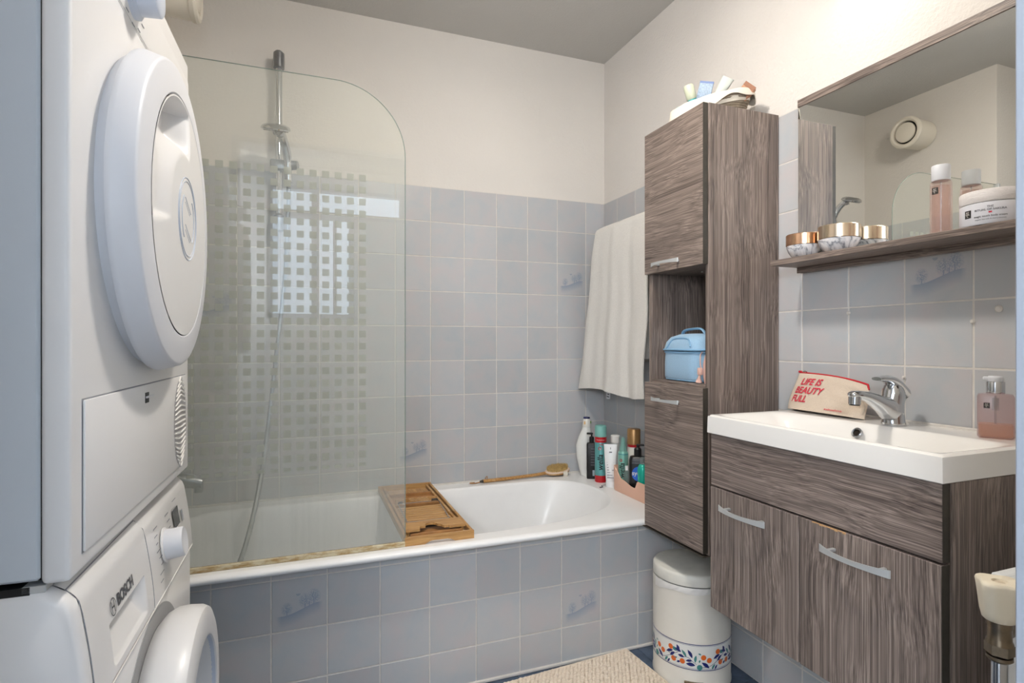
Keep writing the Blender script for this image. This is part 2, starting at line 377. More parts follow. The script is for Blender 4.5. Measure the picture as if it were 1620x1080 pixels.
# hall behind the camera, with the window whose daylight comes through the doorway
wl = MB().box(-1.0, -.22, -1.3, -1.2, FZ, CZ).box(.82, 1.6, -1.3, -1.2, FZ, CZ).box(-.22, .82, -1.3, -1.2, FZ, .18).box(-.22, .82, -1.3, -1.2, 1.20, CZ).box(.42, .82, -1.3, -1.2, .18, .97)
struct('wall_hall', wl, M_HALL)
struct('wall_hall_left', MB().box(-1.1, -1.0, -1.3, .25, FZ, CZ), M_HALL); struct('wall_hall_right', MB().box(1.6, 1.7, -1.3, .37, FZ, CZ), M_HALL)
win = struct('window_1', MB().box(-.22, .82, -1.27, -1.215, 1.17, 1.20).box(-.22, .82, -1.27, -1.215, .96, 1.015).box(-.22, -.18, -1.27, -1.215, .18, 1.17).box(.78, .82, -1.27, -1.215, 1.015, 1.17)
             .box(.10, .155, -1.27, -1.215, .18, 1.17).box(.38, .42, -1.27, -1.215, .18, .97).box(-.22, .42, -1.27, -1.215, .18, .22).box(.26, .285, -1.265, -1.22, .22, .97), M_DOORP)
MB().box(-.18, .78, -1.25, -1.246, .22, 1.17).build('window_pane', M_PANE, win, None)

# tiles: each its own object, sharing meshes by size
TC = {}
def tile(parent, w_, h_, cx, cy, cz, rz, mat, name='tile', th=TH, flat=False):
    key = (round(w_, 4), round(h_, 4), mat.name, flat)
    if key not in TC:
        mb = MB()
        b = .0012; W = w_/2; D = h_/2
        outer = [(-W, 0, -D), (W, 0, -D), (W, 0, D), (-W, 0, D)]; mid = [(x, -th+b, z) for x, y, z in outer]
        inn = [(-W+b, -th, -D+b), (W-b, -th, -D+b), (W-b, -th, D-b), (-W+b, -th, D-b)]
        mb.rings([outer, mid, inn], cap0=True, cap1=True, M=R(-PI/2, 'X') if flat else None)
        me = mb.mesh('tile', None); me.materials.append(mat); TC[key] = me
    o = link(name, TC[key], parent, (cx+random.uniform(-1, 1)*.0002, cy, cz), (0, 0, rz)); return o
def spans(lines):
    return [(a+GAP/2, b-GAP/2) for a, b in zip(lines[:-1], lines[1:]) if b-a > .012]
xs = [XL]+[.5327+.15*k for k in range(-6, 6)]+[XR]
zs = [.6678-.1492*k for k in range(0, 9)]+[-.628]; zs = zs[::-1]
for i, (a, b) in enumerate(spans(xs)):
    for j, (c, d) in enumerate(spans(zs)):
        cx, cz = (a+b)/2, (c+d)/2
        deco = any(a < X < b and c < Z < d for X, Z in [(1.21, .30), (.46, -.45), (-.29, .16)])
        tile(wall_back, b-a, d-c, cx, YB+.004, cz, 0, M_DECO if deco else M_TILE)
ysr = [1.60]+[2.2605-.149*k for k in range(4, -1, -1)]+[YB-.001]
for a, b in spans(ysr):
    for c, d in spans(zs): tile(wall_right, b-a, d-c, XR+.004, (a+b)/2, (c+d)/2, -PI/2, M_TILE)
ysv = [.372, .4965, .645, .7908, .9404, 1.0889, 1.238, 1.387, 1.536, 1.60-.0]
zsv = sorted([.693-.15*k for k in range(0, 12)]+[FZ])
for a, b in spans(ysv):
    for c, d in spans(zsv):
        deco = .8 < (a+b)/2 < .93 and c < .17 < d
        tile(wall_right, b-a, d-c, XR+.004, (a+b)/2, (c+d)/2, -PI/2, M_DECO if deco else M_TILE)
for a, b in spans([1.7085, 1.86, 2.01, 2.16, 2.31, YB-.001]):
    for c, d in spans(zs): tile(wall_left, b-a, d-c, XL-.004, (a+b)/2, (c+d)/2, PI/2, M_TILE)
MB().box(XL, XR, YB-.0010, YB+.004, RZ-.01, .6678).build('grout_bed', M_GROUT, wall_back, None)
MB().box(XR-.0010, XR+.004, 1.60, YB, RZ-.01, .6678).box(XR-.0010, XR+.004, .371, 1.60, FZ, .693).build('grout_bed', M_GROUT, wall_right, None)
MB().box(XL-.004, XL+.0010, 1.7085, YB, RZ-.01, .6678).build('grout_bed', M_GROUT, wall_left, None)
# plug in the tile right of the mirror and odd grout lumps
for y, z, r in [(.742, .071, .0075), (1.0875, .079, .005), (.7908, .046, .005), (.9404, -.085, .004)]:
    tag(MB().lathe([(r, 0), (r, .003), (r*.6, .006)], 10, T(XR-.002, y, z) @ R(-PI/2, 'Y')).build('filler_plug', M_GROUT, wall_right), 'cream filler in a tile hole')

# ------------------------------------------------------------------ bathtub
RZ = -.6146
tub = thing('bathtub', 'white built-in bathtub with a grey tiled front panel along the back wall', 'bathtub', (.47, YP, FZ))
def TL(o): return o
opening = crv([(-.30, 1.738), (.2, 1.735), (.55, 1.734), (.72, 1.739), (.87, 1.757), (1.0, 1.800), (1.10, 1.868), (1.155, 1.96), (1.172, 2.06), (1.162, 2.16), (1.12, 2.24), (1.04, 2.285), (.9, 2.295), (.4, 2.295), (-.2, 2.295), (-.33, 2.26), (-.385, 2.16), (-.395, 2.0), (-.39, 1.85), (-.36, 1.76), (-.30, 1.738)], 6)[:-1]
opening = [Vector((p.x if hasattr(p, 'x') else p[0], p[1], 0)) for p in opening]
def inset(P, d, dx=0):
    out = []; n = len(P)
    for i in range(n):
        t = (P[(i+1) % n]-P[i-1]).normalized(); nn = Vector((-t.y, t.x, 0)); q = P[i]+nn*d
        if dx and P[i].x > .6: q.x -= dx*sstep(.6, 1.17, P[i].x)
        out.append(q)
    return out
off = Vector((.47, YP, FZ))
bm = bmesh.new()
o4 = [(XL+.0005, 1.672), (XR-.003, 1.672), (XR-.003, YB-.003), (XL+.0005, YB-.003)]
ov = [bm.verts.new((x, y, RZ)) for x, y in o4]; oe = [bm.edges.new((ov[i], ov[(i+1) % 4])) for i in range(4)]
lip = inset(opening, -.006)
iv = [bm.verts.new((p.x, p.y, RZ)) for p in lip]; ie = [bm.edges.new((iv[i], iv[(i+1) % len(iv)])) for i in range(len(iv))]
bmesh.ops.triangle_fill(bm, edges=oe+ie, use_beauty=True); bm.verts.index_update()
mb = MB().raw([v.co-off for v in bm.verts], [[v.index for v in f.verts] for f in bm.faces]); bm.free()
def ringz(P, z): return [Vector((p.x, p.y, z))-off for p in P]
mb.rings([ringz(lip, RZ), ringz(inset(opening, 0), RZ-.003), ringz(inset(opening, .004), RZ-.010), ringz(inset(opening, .012, .01), RZ-.04), ringz(inset(opening, .030, .06), RZ-.17),
          ringz(inset(opening, .05, .12), RZ-.30), ringz(inset(opening, .075, .16), RZ-.36), ringz(inset(opening, .12, .19), RZ-.385)], cap0=False, cap1=True)
prof = [(1.672, RZ), (1.664, RZ-.002), (1.658, RZ-.006), (1.656, RZ-.011), (1.658, RZ-.017), (1.664, RZ-.0215), (1.676, RZ-.023), (1.71, RZ-.023)]
mb.rings([[Vector((x, y, z))-off for y, z in prof] for x in (XL+.0005, XR-.003)], closed=False)
mb.build('tub_body', M_ENAMEL, tub, 50)
MB().box(XL+.001-.47, XR-.003-.47, .0017, .03, -.0, RZ-.03-FZ).build('front_panel', M_GROUT, tub, None)
fp = MB().box(-.003, .003, 0, .002, 0, .003)
def tiletub(w_, h_, cx, cz, mat):
    tile(tub, w_, h_, cx-.47, .0065, cz-FZ, 0, mat)
xp = [XL]+[.5299+.1518*k for k in range(-6, 6)]+[XR-.003]
xp = [XL]+[.3817+.1507*k for k in range(-5, 7) if .3817+.1507*k < XR-.01]+[XR-.003]
zp = [FZ+.006, -.966, -.8195, -.6715, -.638]
for a, b in spans(xp):
    for c, d in [(zp[i]+GAP/2, zp[i+1]-GAP/2) for i in range(4)]:
        deco = any(a < X < b and c < Z < d for X, Z in [(0.0, -.75), (.91, -.9)])
        tiletub(b-a, d-c, (a+b)/2, (c+d)/2, M_DECO if deco else M_TILE)
MB().box(XL-.47, XR-.003-.47, -.006, .004, 0, .010, .002).build('silicone_joint', M_GROUT, tub, None)
MB().box(XL-.47, XR-.47-.002, YB-.012-YP, YB-.002-YP, RZ-FZ-.002, RZ-FZ+.007, .002).box(XR-.012-.47, XR-.47-.002, 1.67-YP, YB-.002-YP, RZ-FZ-.002, RZ-FZ+.006, .002).build('caulk_bead', M_GROUT, tub, None)
MB().lathe([(.0, 0), (.022, 0), (.022, .004), (.018, .007), (0, .007)], 20, T(-.385-.47, 2.02-YP, RZ-FZ-.06) @ R(PI/2-.1, 'Y')).build('overflow_cap', M_CHROMED, tub)

# floor tiles
n0 = 0
xf = [-.93+.154*k for k in range(0, 15)]+[XR]; yf = [.372+.1505*k for k in range(0, 9)]+[YP+.004]
for a, b in spans([x+.06 for x in xf[:-1] if x+.06 < XR-.02]+[XR]):
    for c, d in spans(yf):
        key = ('f', round(b-a, 3), round(d-c, 3))
        if key not in TC:
            me = MB().box(-(b-a)/2, (b-a)/2, -(d-c)/2, (d-c)/2, -.006, 0, .001).mesh('floor_tile', None); me.materials.append(M_FTILE); TC[key] = me
        link('floor_tile', TC[key], floor, ((a+b)/2, (c+d)/2, FZ))

# ------------------------------------------------------------------ shower glass
gl = thing('shower_screen', 'clear glass shower screen with rows of etched squares standing on the tub rim', 'shower screen', (XL, 1.70, RZ))
def arc(cx, cz, r, a0, a1, n): return [(cx+r*math.cos(a0+(a1-a0)*k/n), cz+r*math.sin(a0+(a1-a0)*k/n)) for k in range(n+1)]
gx0, gx1, gz0, gz1 = XL+.012, .3024, RZ+.008, .759
outl = [(gx0, gz0), (gx1, gz0)]+arc(gx1-.203, gz1-.203, .203, 0, PI/2, 20)+[(gx0, gz1)]
MX = Matrix(((1, 0, 0, -XL), (0, 0, 1, 0), (0, 1, 0, -RZ), (0, 0, 0, 1)))  # (x,z,depth)->local
p_ = MB().poly(outl, -.0012, .0012, MX).build('glass_pane', M_SGLASS, gl, None)
# object coords of the pane must read as room coords: keep mesh in room coords
for v in p_.data.vertices: v.co += Vector((XL, 0, RZ))
p_.location = (-XL, 0, -RZ)
ed = [(x, z) for x, z in outl[1:]]
MB().tube([(x-XL, 0, z-RZ) for x, z in ed], .0013, 6, sq=1.0).build('polished_edge', M_GEDGE, gl)
MB().box(.002, .02, -.012, .012, .002, gz1-RZ+.004, .002).build('wall_profile', M_STEEL, gl, None)
def mildew():
    g = G('mildewed_seal'); n = g.noise(g.coord('Object', (5, 5, 20)), 5, 4, .7); g.base(g.ramp(n, [(.35, lin((.62, .50, .30))), (.6, lin((.80, .76, .64)))])); g.rough(.6); return g.m
MB().box(.002, gx1-XL, -.006, .006, .0, .015, .002).build('bottom_seal', mildew(), gl, None)

# ------------------------------------------------------------------ shower rail, hand shower, hose, bath tap, vent
sr = thing('shower_rail', 'chrome shower rail with hand shower on the back wall behind the glass', 'shower', (-.068, YB, .47))
sx, Y0 = -.068, YB
def lc(x, y, z): return (x-sx, y-Y0, z-.47)
MB().tube([lc(sx, 2.325, z) for z in (.455, .8, 1.085)], .0125, 14).build('rail', M_CHROME, sr)
for z in (.455, 1.075):
    MB().tube([lc(sx, 2.379, z), lc(sx, 2.345, z), lc(sx, 2.325, z)], [.019, .017, .017], 14).tube([lc(sx, 2.325, z-.03), lc(sx, 2.325, z-.028), lc(sx, 2.325, z+.028), lc(sx, 2.325, z+.036)], [.015, .020, .020, .013], 14).build('wall_bracket', M_CHROMED, sr)
MB().box(*[a for p in zip(lc(-.098, 2.295, .655), lc(-.025, 2.345, .692)) for a in p], .006, 2).tube([lc(-.03, 2.30, .673), lc(.0, 2.29, .673)], [.02, .016], 12).build('slider', M_CHROMED, sr)
hs = MB().tube(crv([lc(-.032, 2.275, .60), lc(-.036, 2.265, .68), lc(-.044, 2.248, .725), lc(-.056, 2.22, .757), lc(-.066, 2.20, .766)], 5), [.0125]*6+[.0155]*10+[.019]*4+[.022], 14)
hd = hs.build('hand_shower', M_CHROME, sr)
Mh = T(*lc(-.074, 2.185, .772)) @ R(math.radians(20), 'X') 
MB().lathe([(0, .012), (.03, .011), (.046, .003), (.051, -.006), (.049, -.010), (.044, -.012)], 30, Mh, cap1=True).build('spray_head', M_CHROME, hd)
mb = MB()
for rr, n in ((.012, 6), (.022, 12), (.032, 18), (.040, 24)):
    for k in range(n): mb.lathe([(.0016, 0), (.0010, -.003)], 5, Mh @ T(rr*math.cos(2*PI*k/n), rr*math.sin(2*PI*k/n), -.012))
tag(mb.build('spray_nozzles', M_DARK, hd), kind='stuff')
hp = crv([(-.032, 2.272, .60), (-.034, 2.28, .50), (-.045, 2.28, .25), (-.075, 2.26, -.05), (-.10, 2.22, -.30), (-.125, 2.13, -.50), (-.16, 1.98, -.66), (-.21, 1.86, -.76), (-.28, 1.86, -.82), (-.34, 1.95, -.72), (-.36, 2.05, -.50)], 22)
hose = MB().tube([lc(*p) for p in hp], [.0072 if i % 2 else .0085 for i in range(len(hp))], 10)
hose.build('hose', M_CHROMED, sr)
bt = thing('bath_mixer_tap', 'chrome bath tap on the left tiled wall, half hidden by the dryer', 'tap', (XL, 2.06, -.440)); bt.scale = (1.08, 1.35, 1.35)
MB().tube([(.0, 0, 0), (.012, 0, 0)], [.030, .028], 18).build('wall_flange', M_CHROMED, bt)
MB().tube([(.012, 0, 0), (.05, 0, 0), (.10, 0, -.004), (.135, 0, -.012)], [.020, .021, .017, .014], 14).tube([(.125, 0, -.004), (.125, 0, -.032)], [.013, .012], 12).build('spout', M_CHROMED, bt)
MB().tube([(.05, 0, .015), (.055, 0, .04)], [.018, .016], 12).tube([(.05, 0, .038), (.085, 0, .060), (.10, 0, .064)], [.008, .007, .008], 10, sq=.7).build('lever', M_CHROMED, bt)
MB().tube([(.055, 0, -.012), (.07, -.01, -.045)], [.010, .009], 10).build('hose_outlet', M_CHROMED, bt)
vt = thing('ventilation_valve', 'cream cylindrical ventilation valve high on the left wall', 'vent', (XL, 2.055, 1.118))
Mv = R(PI/2, 'Y')
MB().lathe([(.075, .0), (.078, .10), (.078, .112)], 40, Mv, cap0=True, cap1=False).lathe([(.078, .112), (.082, .116), (.084, .128), (.080, .136), (.070, .139), (.062, .134), (.058, .120)], 40, Mv, cap0=False, cap1=True).build('duct_sleeve', M_SHEL, vt)
MB().lathe([(.030, .105), (.049, .122), (.052, .130), (.050, .136), (.03, .140), (.0, .141)], 36, Mv, cap0=True, cap1=False).build('valve_disc', M_SHEL, vt)
MB().lathe([(.060, .119), (.060, .121), (.0, .121)], 36, Mv).build('dark_slot', M_DARK, vt)

# ------------------------------------------------------------------ towel and rail
rl = thing('towel_rail', 'metal towel rail on the right wall holding the cream towel', 'towel rail', (XR, 2.02, .495))
MB().tube([(-.10, -.24, 0), (-.10, .24, 0)], .008, 12).build('bar', M_CHROME, rl)
for y in (-.235, .235): MB().tube([(-.002, y, 0), (-.02, y, 0), (-.10, y, 0)], [.018, .010, .009], 12).build('bracket', M_CHROME, rl)
def towelf(u, v):
    # u along the rail (0 far .. 1 near), v: around, front hem 0 .. rail .62 .. back hem 1
    yt = 2.250-.425*u; spread = .115*(1-u)**1.4
    front = v < .62
    if front:
        k = v/.62; z = -.212+(.513+.212)*k; fall = 1-k; xo = -.012-.010*sstep(1, .8, k)
    else:
        k = (v-.62)/.38; z = .513-.58*k; fall = k*.9; xo = .016
    arch = 0
    if front and k > .975: xo *= (1-(k-.975)/.025)
    if not front and k < .02: xo *= k/.02
    y = yt+spread*(fall**1.3)*(1 if front else .6)
    y += .006*math.sin(z*19+u*3)*fall
    fold = .006*math.sin(u*15+.8+z*1.2)+.0035*math.sin(u*33+z*2.3)+.010*sstep(.80, .90, u)-.004*math.sin(z*9)
    x = 1.282+xo-(fold*(.25+.75*fall) if front else -fold*.2)-.012*fall*(1 if front else -.2)
    if front: z += .010*math.sin(u*6)*fall*(1-k) - .006*(1-u)*fall
    return (x, y, z), (1 if not front else 1, 0, 0)
mb = MB()
def tow2(u, v):
    p, _ = towelf(u, v); e = 1e-3
    a = Vector(towelf(min(1, u+e), v)[0])-Vector(towelf(max(0, u-e), v)[0]); b = Vector(towelf(u, min(1, v+e))[0])-Vector(towelf(u, max(0, v-e))[0])
    n = a.cross(b); n.normalize(); return p, n
mb.sheet(tow2, 90, 150, .0055)
tw = mb.build('bath_towel', M_TOWEL, None, 70); tag(tw, 'cream terry towel hanging folded over the rail beside the tall cabinet', 'towel', None)
mb = MB()
for u0 in (.10, .15):
    mb.tube([Vector(tow2(u0, .01+.6*k/40)[0])+Vector((-.0012, 0, 0)) for k in range(41)], .0012, 5)
mb.build('woven_border', M_TOWEL, tw)
MB().box(-.001, .001, -.014, .014, -.034, .0).build('care_label', M_PLAST, tw, None, (1.272, 2.155, -.213))
MB().box(-.0016, -.001, -.010, .010, -.028, -.022).box(-.0016, -.001, -.010, .004, -.017, -.011).build('care_print', M_TXT, tw, None, (1.272, 2.155, -.213))

# ------------------------------------------------------------------ tall cabinet
def bow_handle(parent, c, L, axis='y', bow=.024, h=.013, name='handle', z=True):
    """flat bowed bar handle on a face looking to -X; c = centre on the face"""
    mb = MB(); N = 20; rings = []
    for i in range(N+1):
        t = i/N*2-1; yy = t*L/2; out = .010+bow*(1-t*t)**1.0*.62+.008; hh = h/2*(.62+.38*abs(t)**2.2); th = .0016
        sl = math.atan(-2*t*bow*.62/(L/2)); nx, ny = math.cos(sl)*th, math.sin(sl)*th
        zz = 0
        rings.append([(-out-nx, yy+ny, zz-hh), (-out+nx, yy-ny, zz-hh), (-out+nx, yy-ny, zz+hh), (-out-nx, yy+ny, zz+hh)])
    mb.rings(rings)
    for s_ in (-1, 1): mb.box(-.024, 0, s_*L*.36-.004, s_*L*.36+.004, -.003, .003, .001)
    return mb.build(name, M_STEEL, parent, 40, c)
CX0, CY0, CY1 = 1.115, 1.326, 1.619; CT, CB = .697, -.612
tc = thing('tall_cabinet', 'tall narrow wood-look wall cabinet with an open niche in the middle', 'cabinet', (CX0, (CY0+CY1)/2, CB-.011))
def bxa(mb, x0, x1, y0, y1, z0, z1, bev=.0008):
    ox, oy, oz = CX0, (CY0+CY1)/2, CB-.011
    return mb.box(x0-ox, x1-ox, y0-oy, y1-oy, z0-oz, z1-oz, bev)
XW = XR-.0035
bxa(MB(), CX0, XW, CY0-.004, CY0+.012, CB-.008, CT).build('side_panel', M_WV, tc, None)
bxa(MB(), CX0, XW, CY1-.016, CY1, CB-.008, CT).build('side_panel', M_WV, tc, None)
bxa(MB(), CX0, XW, CY0+.0122, CY1-.0162, CT-.016, CT-.0002).build('top_panel', M_WX, tc, None)
for z0, z1 in ((-.140, -.124), (.230, .246)): bxa(MB(), CX0, XW, CY0+.0122, CY1-.0162, z0, z1).build('shelf', M_WH, tc, None)
bxa(MB(), CX0-.020, XW, CY0-.004, CY1+.010, CB-.011, CB-.0082).build('bottom_board', M_EDGE, tc, None)
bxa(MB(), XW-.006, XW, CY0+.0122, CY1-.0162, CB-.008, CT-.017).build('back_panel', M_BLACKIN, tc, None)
for z0, z1, hz in ((.2285, CT, .262), (CB-.002, -.1330, -.173)):
    d = bxa(MB(), CX0-.018, CX0-.0012, CY0+.001, CY1+.001, z0, z1).build('door', M_WH, tc, None)
    bxa(MB(), CX0-.0181, CX0-.0011, CY0-.0004, CY0+.0008, z0, z1, 0).build('edge_band', M_EDGE, d, None)
    bow_handle(d, (-.018, 1.488-(CY0+CY1)/2, hz-.010-(CB-.011)), .138)
MB().lathe([(.004, 0), (.004, .003)], 10, T(.10, -.0, .2285-(CB-.011)-.003)).build('door_pin', M_STEEL, tc)

# ------------------------------------------------------------------ blue vanity case in the niche
vc = thing('vanity_case', 'light blue zipped vanity case in the open niche of the tall cabinet', 'bag', (1.207, 1.490, -.1235), math.radians(-4))
def rrect(hx, hy, r, n=6):
    out = []
    for cx, cy, a in ((hx-r, hy-r, 0), (-hx+r, hy-r, PI/2), (-hx+r, -hy+r, PI), (hx-r, -hy+r, 1.5*PI)):
        for k in range(n+1): out.append((cx+r*math.cos(a+k*PI/2/n), cy+r*math.sin(a+k*PI/2/n)))
    return out
def loft(mb, spec, M=None, n=6, cap0=True, cap1=True):
    return mb.rings([[(x+ox, y+oy, z) for x, y in rrect(hx, hy, min(r, hx*.99, hy*.99), n)] for hx, hy, r, z, ox, oy in spec], cap0=cap0, cap1=cap1, M=M)
mb = MB(); loft(mb, [(.062, .085, .03, 0, 0, 0), (.070, .098, .04, .004, 0, 0), (.073, .102, .045, .012, 0, 0), (.074, .101, .045, .05, 0, 0), (.072, .100, .045, .092, 0, 0)])
mb.build('case_body', M_BLUE, vc, 60)
mb = MB(); loft(mb, [(.074, .103, .045, .100, 0, .001), (.0735, .102, .045, .105, 0, .002), (.070, .097, .045, .125, 0, .0), (.062, .085, .045, .141, 0, -.003), (.040, .062, .035, .150, 0, -.004), (.02, .03, .02, .152, 0, -.004)])
lid = mb.build('lid', M_BLUE, vc, 60)
def pipe(z, hx, hy, r, rad, dz=0):
    pts = [(x, y, z+dz*max(0, y)*4) for x, y in rrect(hx, hy, r, 6)]; pts.append(pts[0]); return pts
mb = MB().tube(pipe(.092, .073, .101, .045, .003), .0028, 8).tube(pipe(.100, .075, .104, .045, .003), .0034, 8).tube(pipe(.004, .069, .097, .04, .003), .002, 8)
mb.build('piping', M_BLUEP, vc)
mb = MB(); pk = [(-.0745, .060, .101), (-.0735, .050, .112), (-.070, .040, .126), (-.0655, .022, .136), (-.0655, -.04, .136), (-.070, -.062, .126), (-.0735, -.072, .110)]
mb.tube(crv(pk, 5), .0026, 7); mb.build('seam_piping', M_BLUEP, lid)
MB().tube(crv([(-.01, .062, .146), (-.012, .052, .160), (-.012, .02, .166), (-.012, -.04, .166), (-.01, -.06, .150)], 6), .0062, 8, sq=.6).build('carry_handle', M_BLUEP, vc)
ps = thing('pink_strap_pouch', 'pink leather pouch with strap beside the blue vanity case in the niche', 'pouch', (1.145, 1.358, -.1235))
loft(MB(), [(.012, .010, .008, 0, 0, 0), (.016, .012, .009, .02, 0, 0), (.017, .011, .009, .06, 0, 0), (.012, .006, .005, .085, 0, 0)]).build('pouch_body', M_PINKSTRAP, ps, 60)
MB().tube(crv([(-.012, .014, .095), (-.016, .018, .085), (-.020, .014, .06), (-.020, .010, .046)], 5), .0035, 8, sq=.5).build('strap', M_PINKSTRAP, ps)
MB().box(-.026, -.016, .006, .022, .026, .048, .003, 2).tube([(-.021, .016, .026), (-.021, .018, .018), (-.021, .020, .004)], [.003, .004, .010], 8).build('tassel', M_PINKSTRAP, ps)

# ------------------------------------------------------------------ basket on the cabinet
bk = thing('wicker_basket', 'small wicker basket lined with cream cloth on top of the tall cabinet', 'basket', (1.235, 1.455, CT+.0005), math.radians(-40))
def brim(a):  # rim height follows the sagging side (towards the door)
    return .060+.022*math.cos(a-.4)
mb = MB()
for k in range(9):
    f = (k+.5)/9; pts = []
    for j in range(49):
        a = 2*PI*j/48; r = .78+.20*f+.012*math.sin(a*24+PI*k); z = .004+f*brim(a)*.92
        pts.append((.118*r*math.cos(a), .078*r*math.sin(a), z))
    mb.tube(pts, .0042, 6)
tag(mb.build('wicker_weave', plain('grey_wicker', (.55, .50, .43), .8, var=.3, vscale=60), bk, 60), kind='stuff')
MB().lathe([(0, 0), (.78, 0), (.78, .004), (0, .004)], 24, sx=.115, sy=.075).build('base', M_EDGE, bk)
def linf(u, v):
    a = 2*PI*u; b = brim(a); wv = .010*math.sin(a*3+1)+.006*math.sin(a*7)
    drop = (.022+.030*max(0, math.cos(a-2.9))+wv)
    if v < .5: k = v/.5; r = 1.06+.05*(1-k); z = b+.006-(1-k)*drop
    else: k = (v-.5)/.5; r = 1.06-.10*math.sin(k*PI/2); z = b+.010*math.sin(k*PI)+.006-.03*k*k
    r += .02*math.sin(a*9+v*4)*(1-abs(v-.5))
    p = Vector((.118*r*math.cos(a), .078*r*math.sin(a), max(.003, z))); return p, Vector((math.cos(a), math.sin(a), .3)).normalized()
MB().sheet(linf, 72, 14, .0018).build('cloth_liner', M_LINER, bk, 60)
def small_thing(name, label, cat, loc, rot, parts):
    o = thing(name, label, cat, loc, rot=rot)
    for pn, mbx, mt in parts: mbx.build(pn, mt, o, 45)
    return o
bz = CT+.052
small_thing('travel_bottle', 'travel bottle with teal cap and pale yellow body at the left of the basket', 'bottle', (1.172, 1.462, bz+.002), (.2, -.25, -.7), [('bottle_body', MB().lathe([(.014, .018), (.016, .022), (.016, .060), (.013, .064)], 16), plain('pale_yellow', (.80, .82, .72), .4)), ('cap', MB().lathe([(.013, 0), (.014, .018)], 16), plain('teal_cap', (.30, .66, .66), .4))])
small_thing('travel_bottle', 'blue speckled sachet standing in the basket on the cabinet', 'sachet', (1.190, 1.446, bz-.002), (.1, .25, -.75), [('sachet_body', MB().box(-.021, .021, -.004, .004, 0, .072, .002), plain('speckled_blue', (.62, .69, .77), .35, var=.3, vscale=200)), ('top_seal', MB().box(-.021, .021, -.0045, .0045, .066, .072), plain('seal_blue', (.42, .50, .68), .4))])
small_thing('travel_tube', 'frosted travel tube with teal cap leaning in the middle of the basket', 'tube', (1.214, 1.418, bz-.002), (.1, .55, -.7), [('tube_body', MB().rings([[(w_*math.cos(a), d_*math.sin(a), z) for a in [2*PI*k/20 for k in range(20)]] for w_, d_, z in ((.013, .013, .018), (.016, .012, .045), (.019, .0015, .082))]), plain('frosted_white', (.78, .80, .77), .45)), ('cap', MB().lathe([(.012, 0), (.013, .018)], 16), plain('teal_cap_two', (.42, .72, .70), .4))])
small_thing('teal_cap_bottle', 'small bottle lying with a teal cap at the basket rim', 'bottle', (1.140, 1.492, bz-.006), (0, 1.3, .9), [('bottle_body', MB().lathe([(.010, 0), (.012, .01), (.012, .03)], 14), plain('mint', (.50, .75, .73), .4)), ('cap', MB().lathe([(.009, .03), (.009, .042)], 14), plain('teal_cap_three', (.3, .62, .62), .4))])
small_thing('folded_card_box', 'tan cardboard box corner poking up at the right of the basket', 'box', (1.284, 1.384, bz+.006), (0, math.radians(42), -.75), [('box_body', MB().box(-.019, .019, -.012, .012, 0, .050, .001), plain('tan_card', (.72, .54, .42), .6)), ('flap', MB().box(-.019, .019, -.0135, -.012, .038, .050), plain('brown_card', (.60, .42, .32), .6))])

# ------------------------------------------------------------------ vanity unit and basin
VX, VY0, VY1 = 1.038, .642, 1.2225
vn = thing('vanity_unit', 'wall-hung wood-look vanity unit with two doors under the white basin', 'cabinet', (VX, (VY0+VY1)/2, -.711))
def bv(mb, x0, x1, y0, y1, z0, z1, bev=.0008):
    oy = (VY0+VY1)/2; return mb.box(x0-VX, x1-VX, y0-oy, y1-oy, z0+.711, z1+.711, bev)
bv(MB(), VX+.019, XW, VY0-.004, VY0+.012, -.711, -.2435).build('side_panel', M_WV, vn, None)
bv(MB(), VX+.019, XW, VY1-.016, VY1, -.711, -.2435).build('side_panel', M_WV, vn, None)
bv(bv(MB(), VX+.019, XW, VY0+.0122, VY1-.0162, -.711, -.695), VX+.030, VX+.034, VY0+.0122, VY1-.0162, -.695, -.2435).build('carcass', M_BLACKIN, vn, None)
tp = bv(MB(), VX, VX+.0178, VY0+.0002, VY1, -.381, -.2435).build('fascia_panel', M_WHV, vn, None)
bv(MB(), VX-.0001, VX+.0176, VY0-.0012, VY0, -.381, -.2435, 0).build('edge_band', M_EDGE, tp, None)
for a, b, hy, l in ((.9385, VY1, 1.095, .152), (VY0, .9350, .795, .150)):
    d = bv(MB(), VX-.002, VX+.0178, a, b, -.709, -.3855).build('door', M_WVD, vn, None)
    bow_handle(d, (-.002, hy-(VY0+VY1)/2, -.4275+.711), l, bow=.026, h=.0155)
    if a < .7:
        bv(MB(), VX-.0022, VX+.0176, VY0-.0010, VY0+.0002, -.709, -.3855, 0).build('edge_band', M_EDGE, d, None)
        mb = MB()
        for k in range(9): y = .895-.009*k; z = -.3855; mb.box(-.0026, .0004, y-.296-.636, y-.288-.636, z+.711-.0028*random.random()-.0012, z+.711+.0004)
        tag(mb.build('chipped_edge', plain('raw_chipboard', (.76, .60, .42), .8), d, None), 'chipped edge showing raw tan board')
MB().box(.20, .204, -.296-.0008, -.2955, .405, .46).build('paint_drip', M_CER, vn, None)

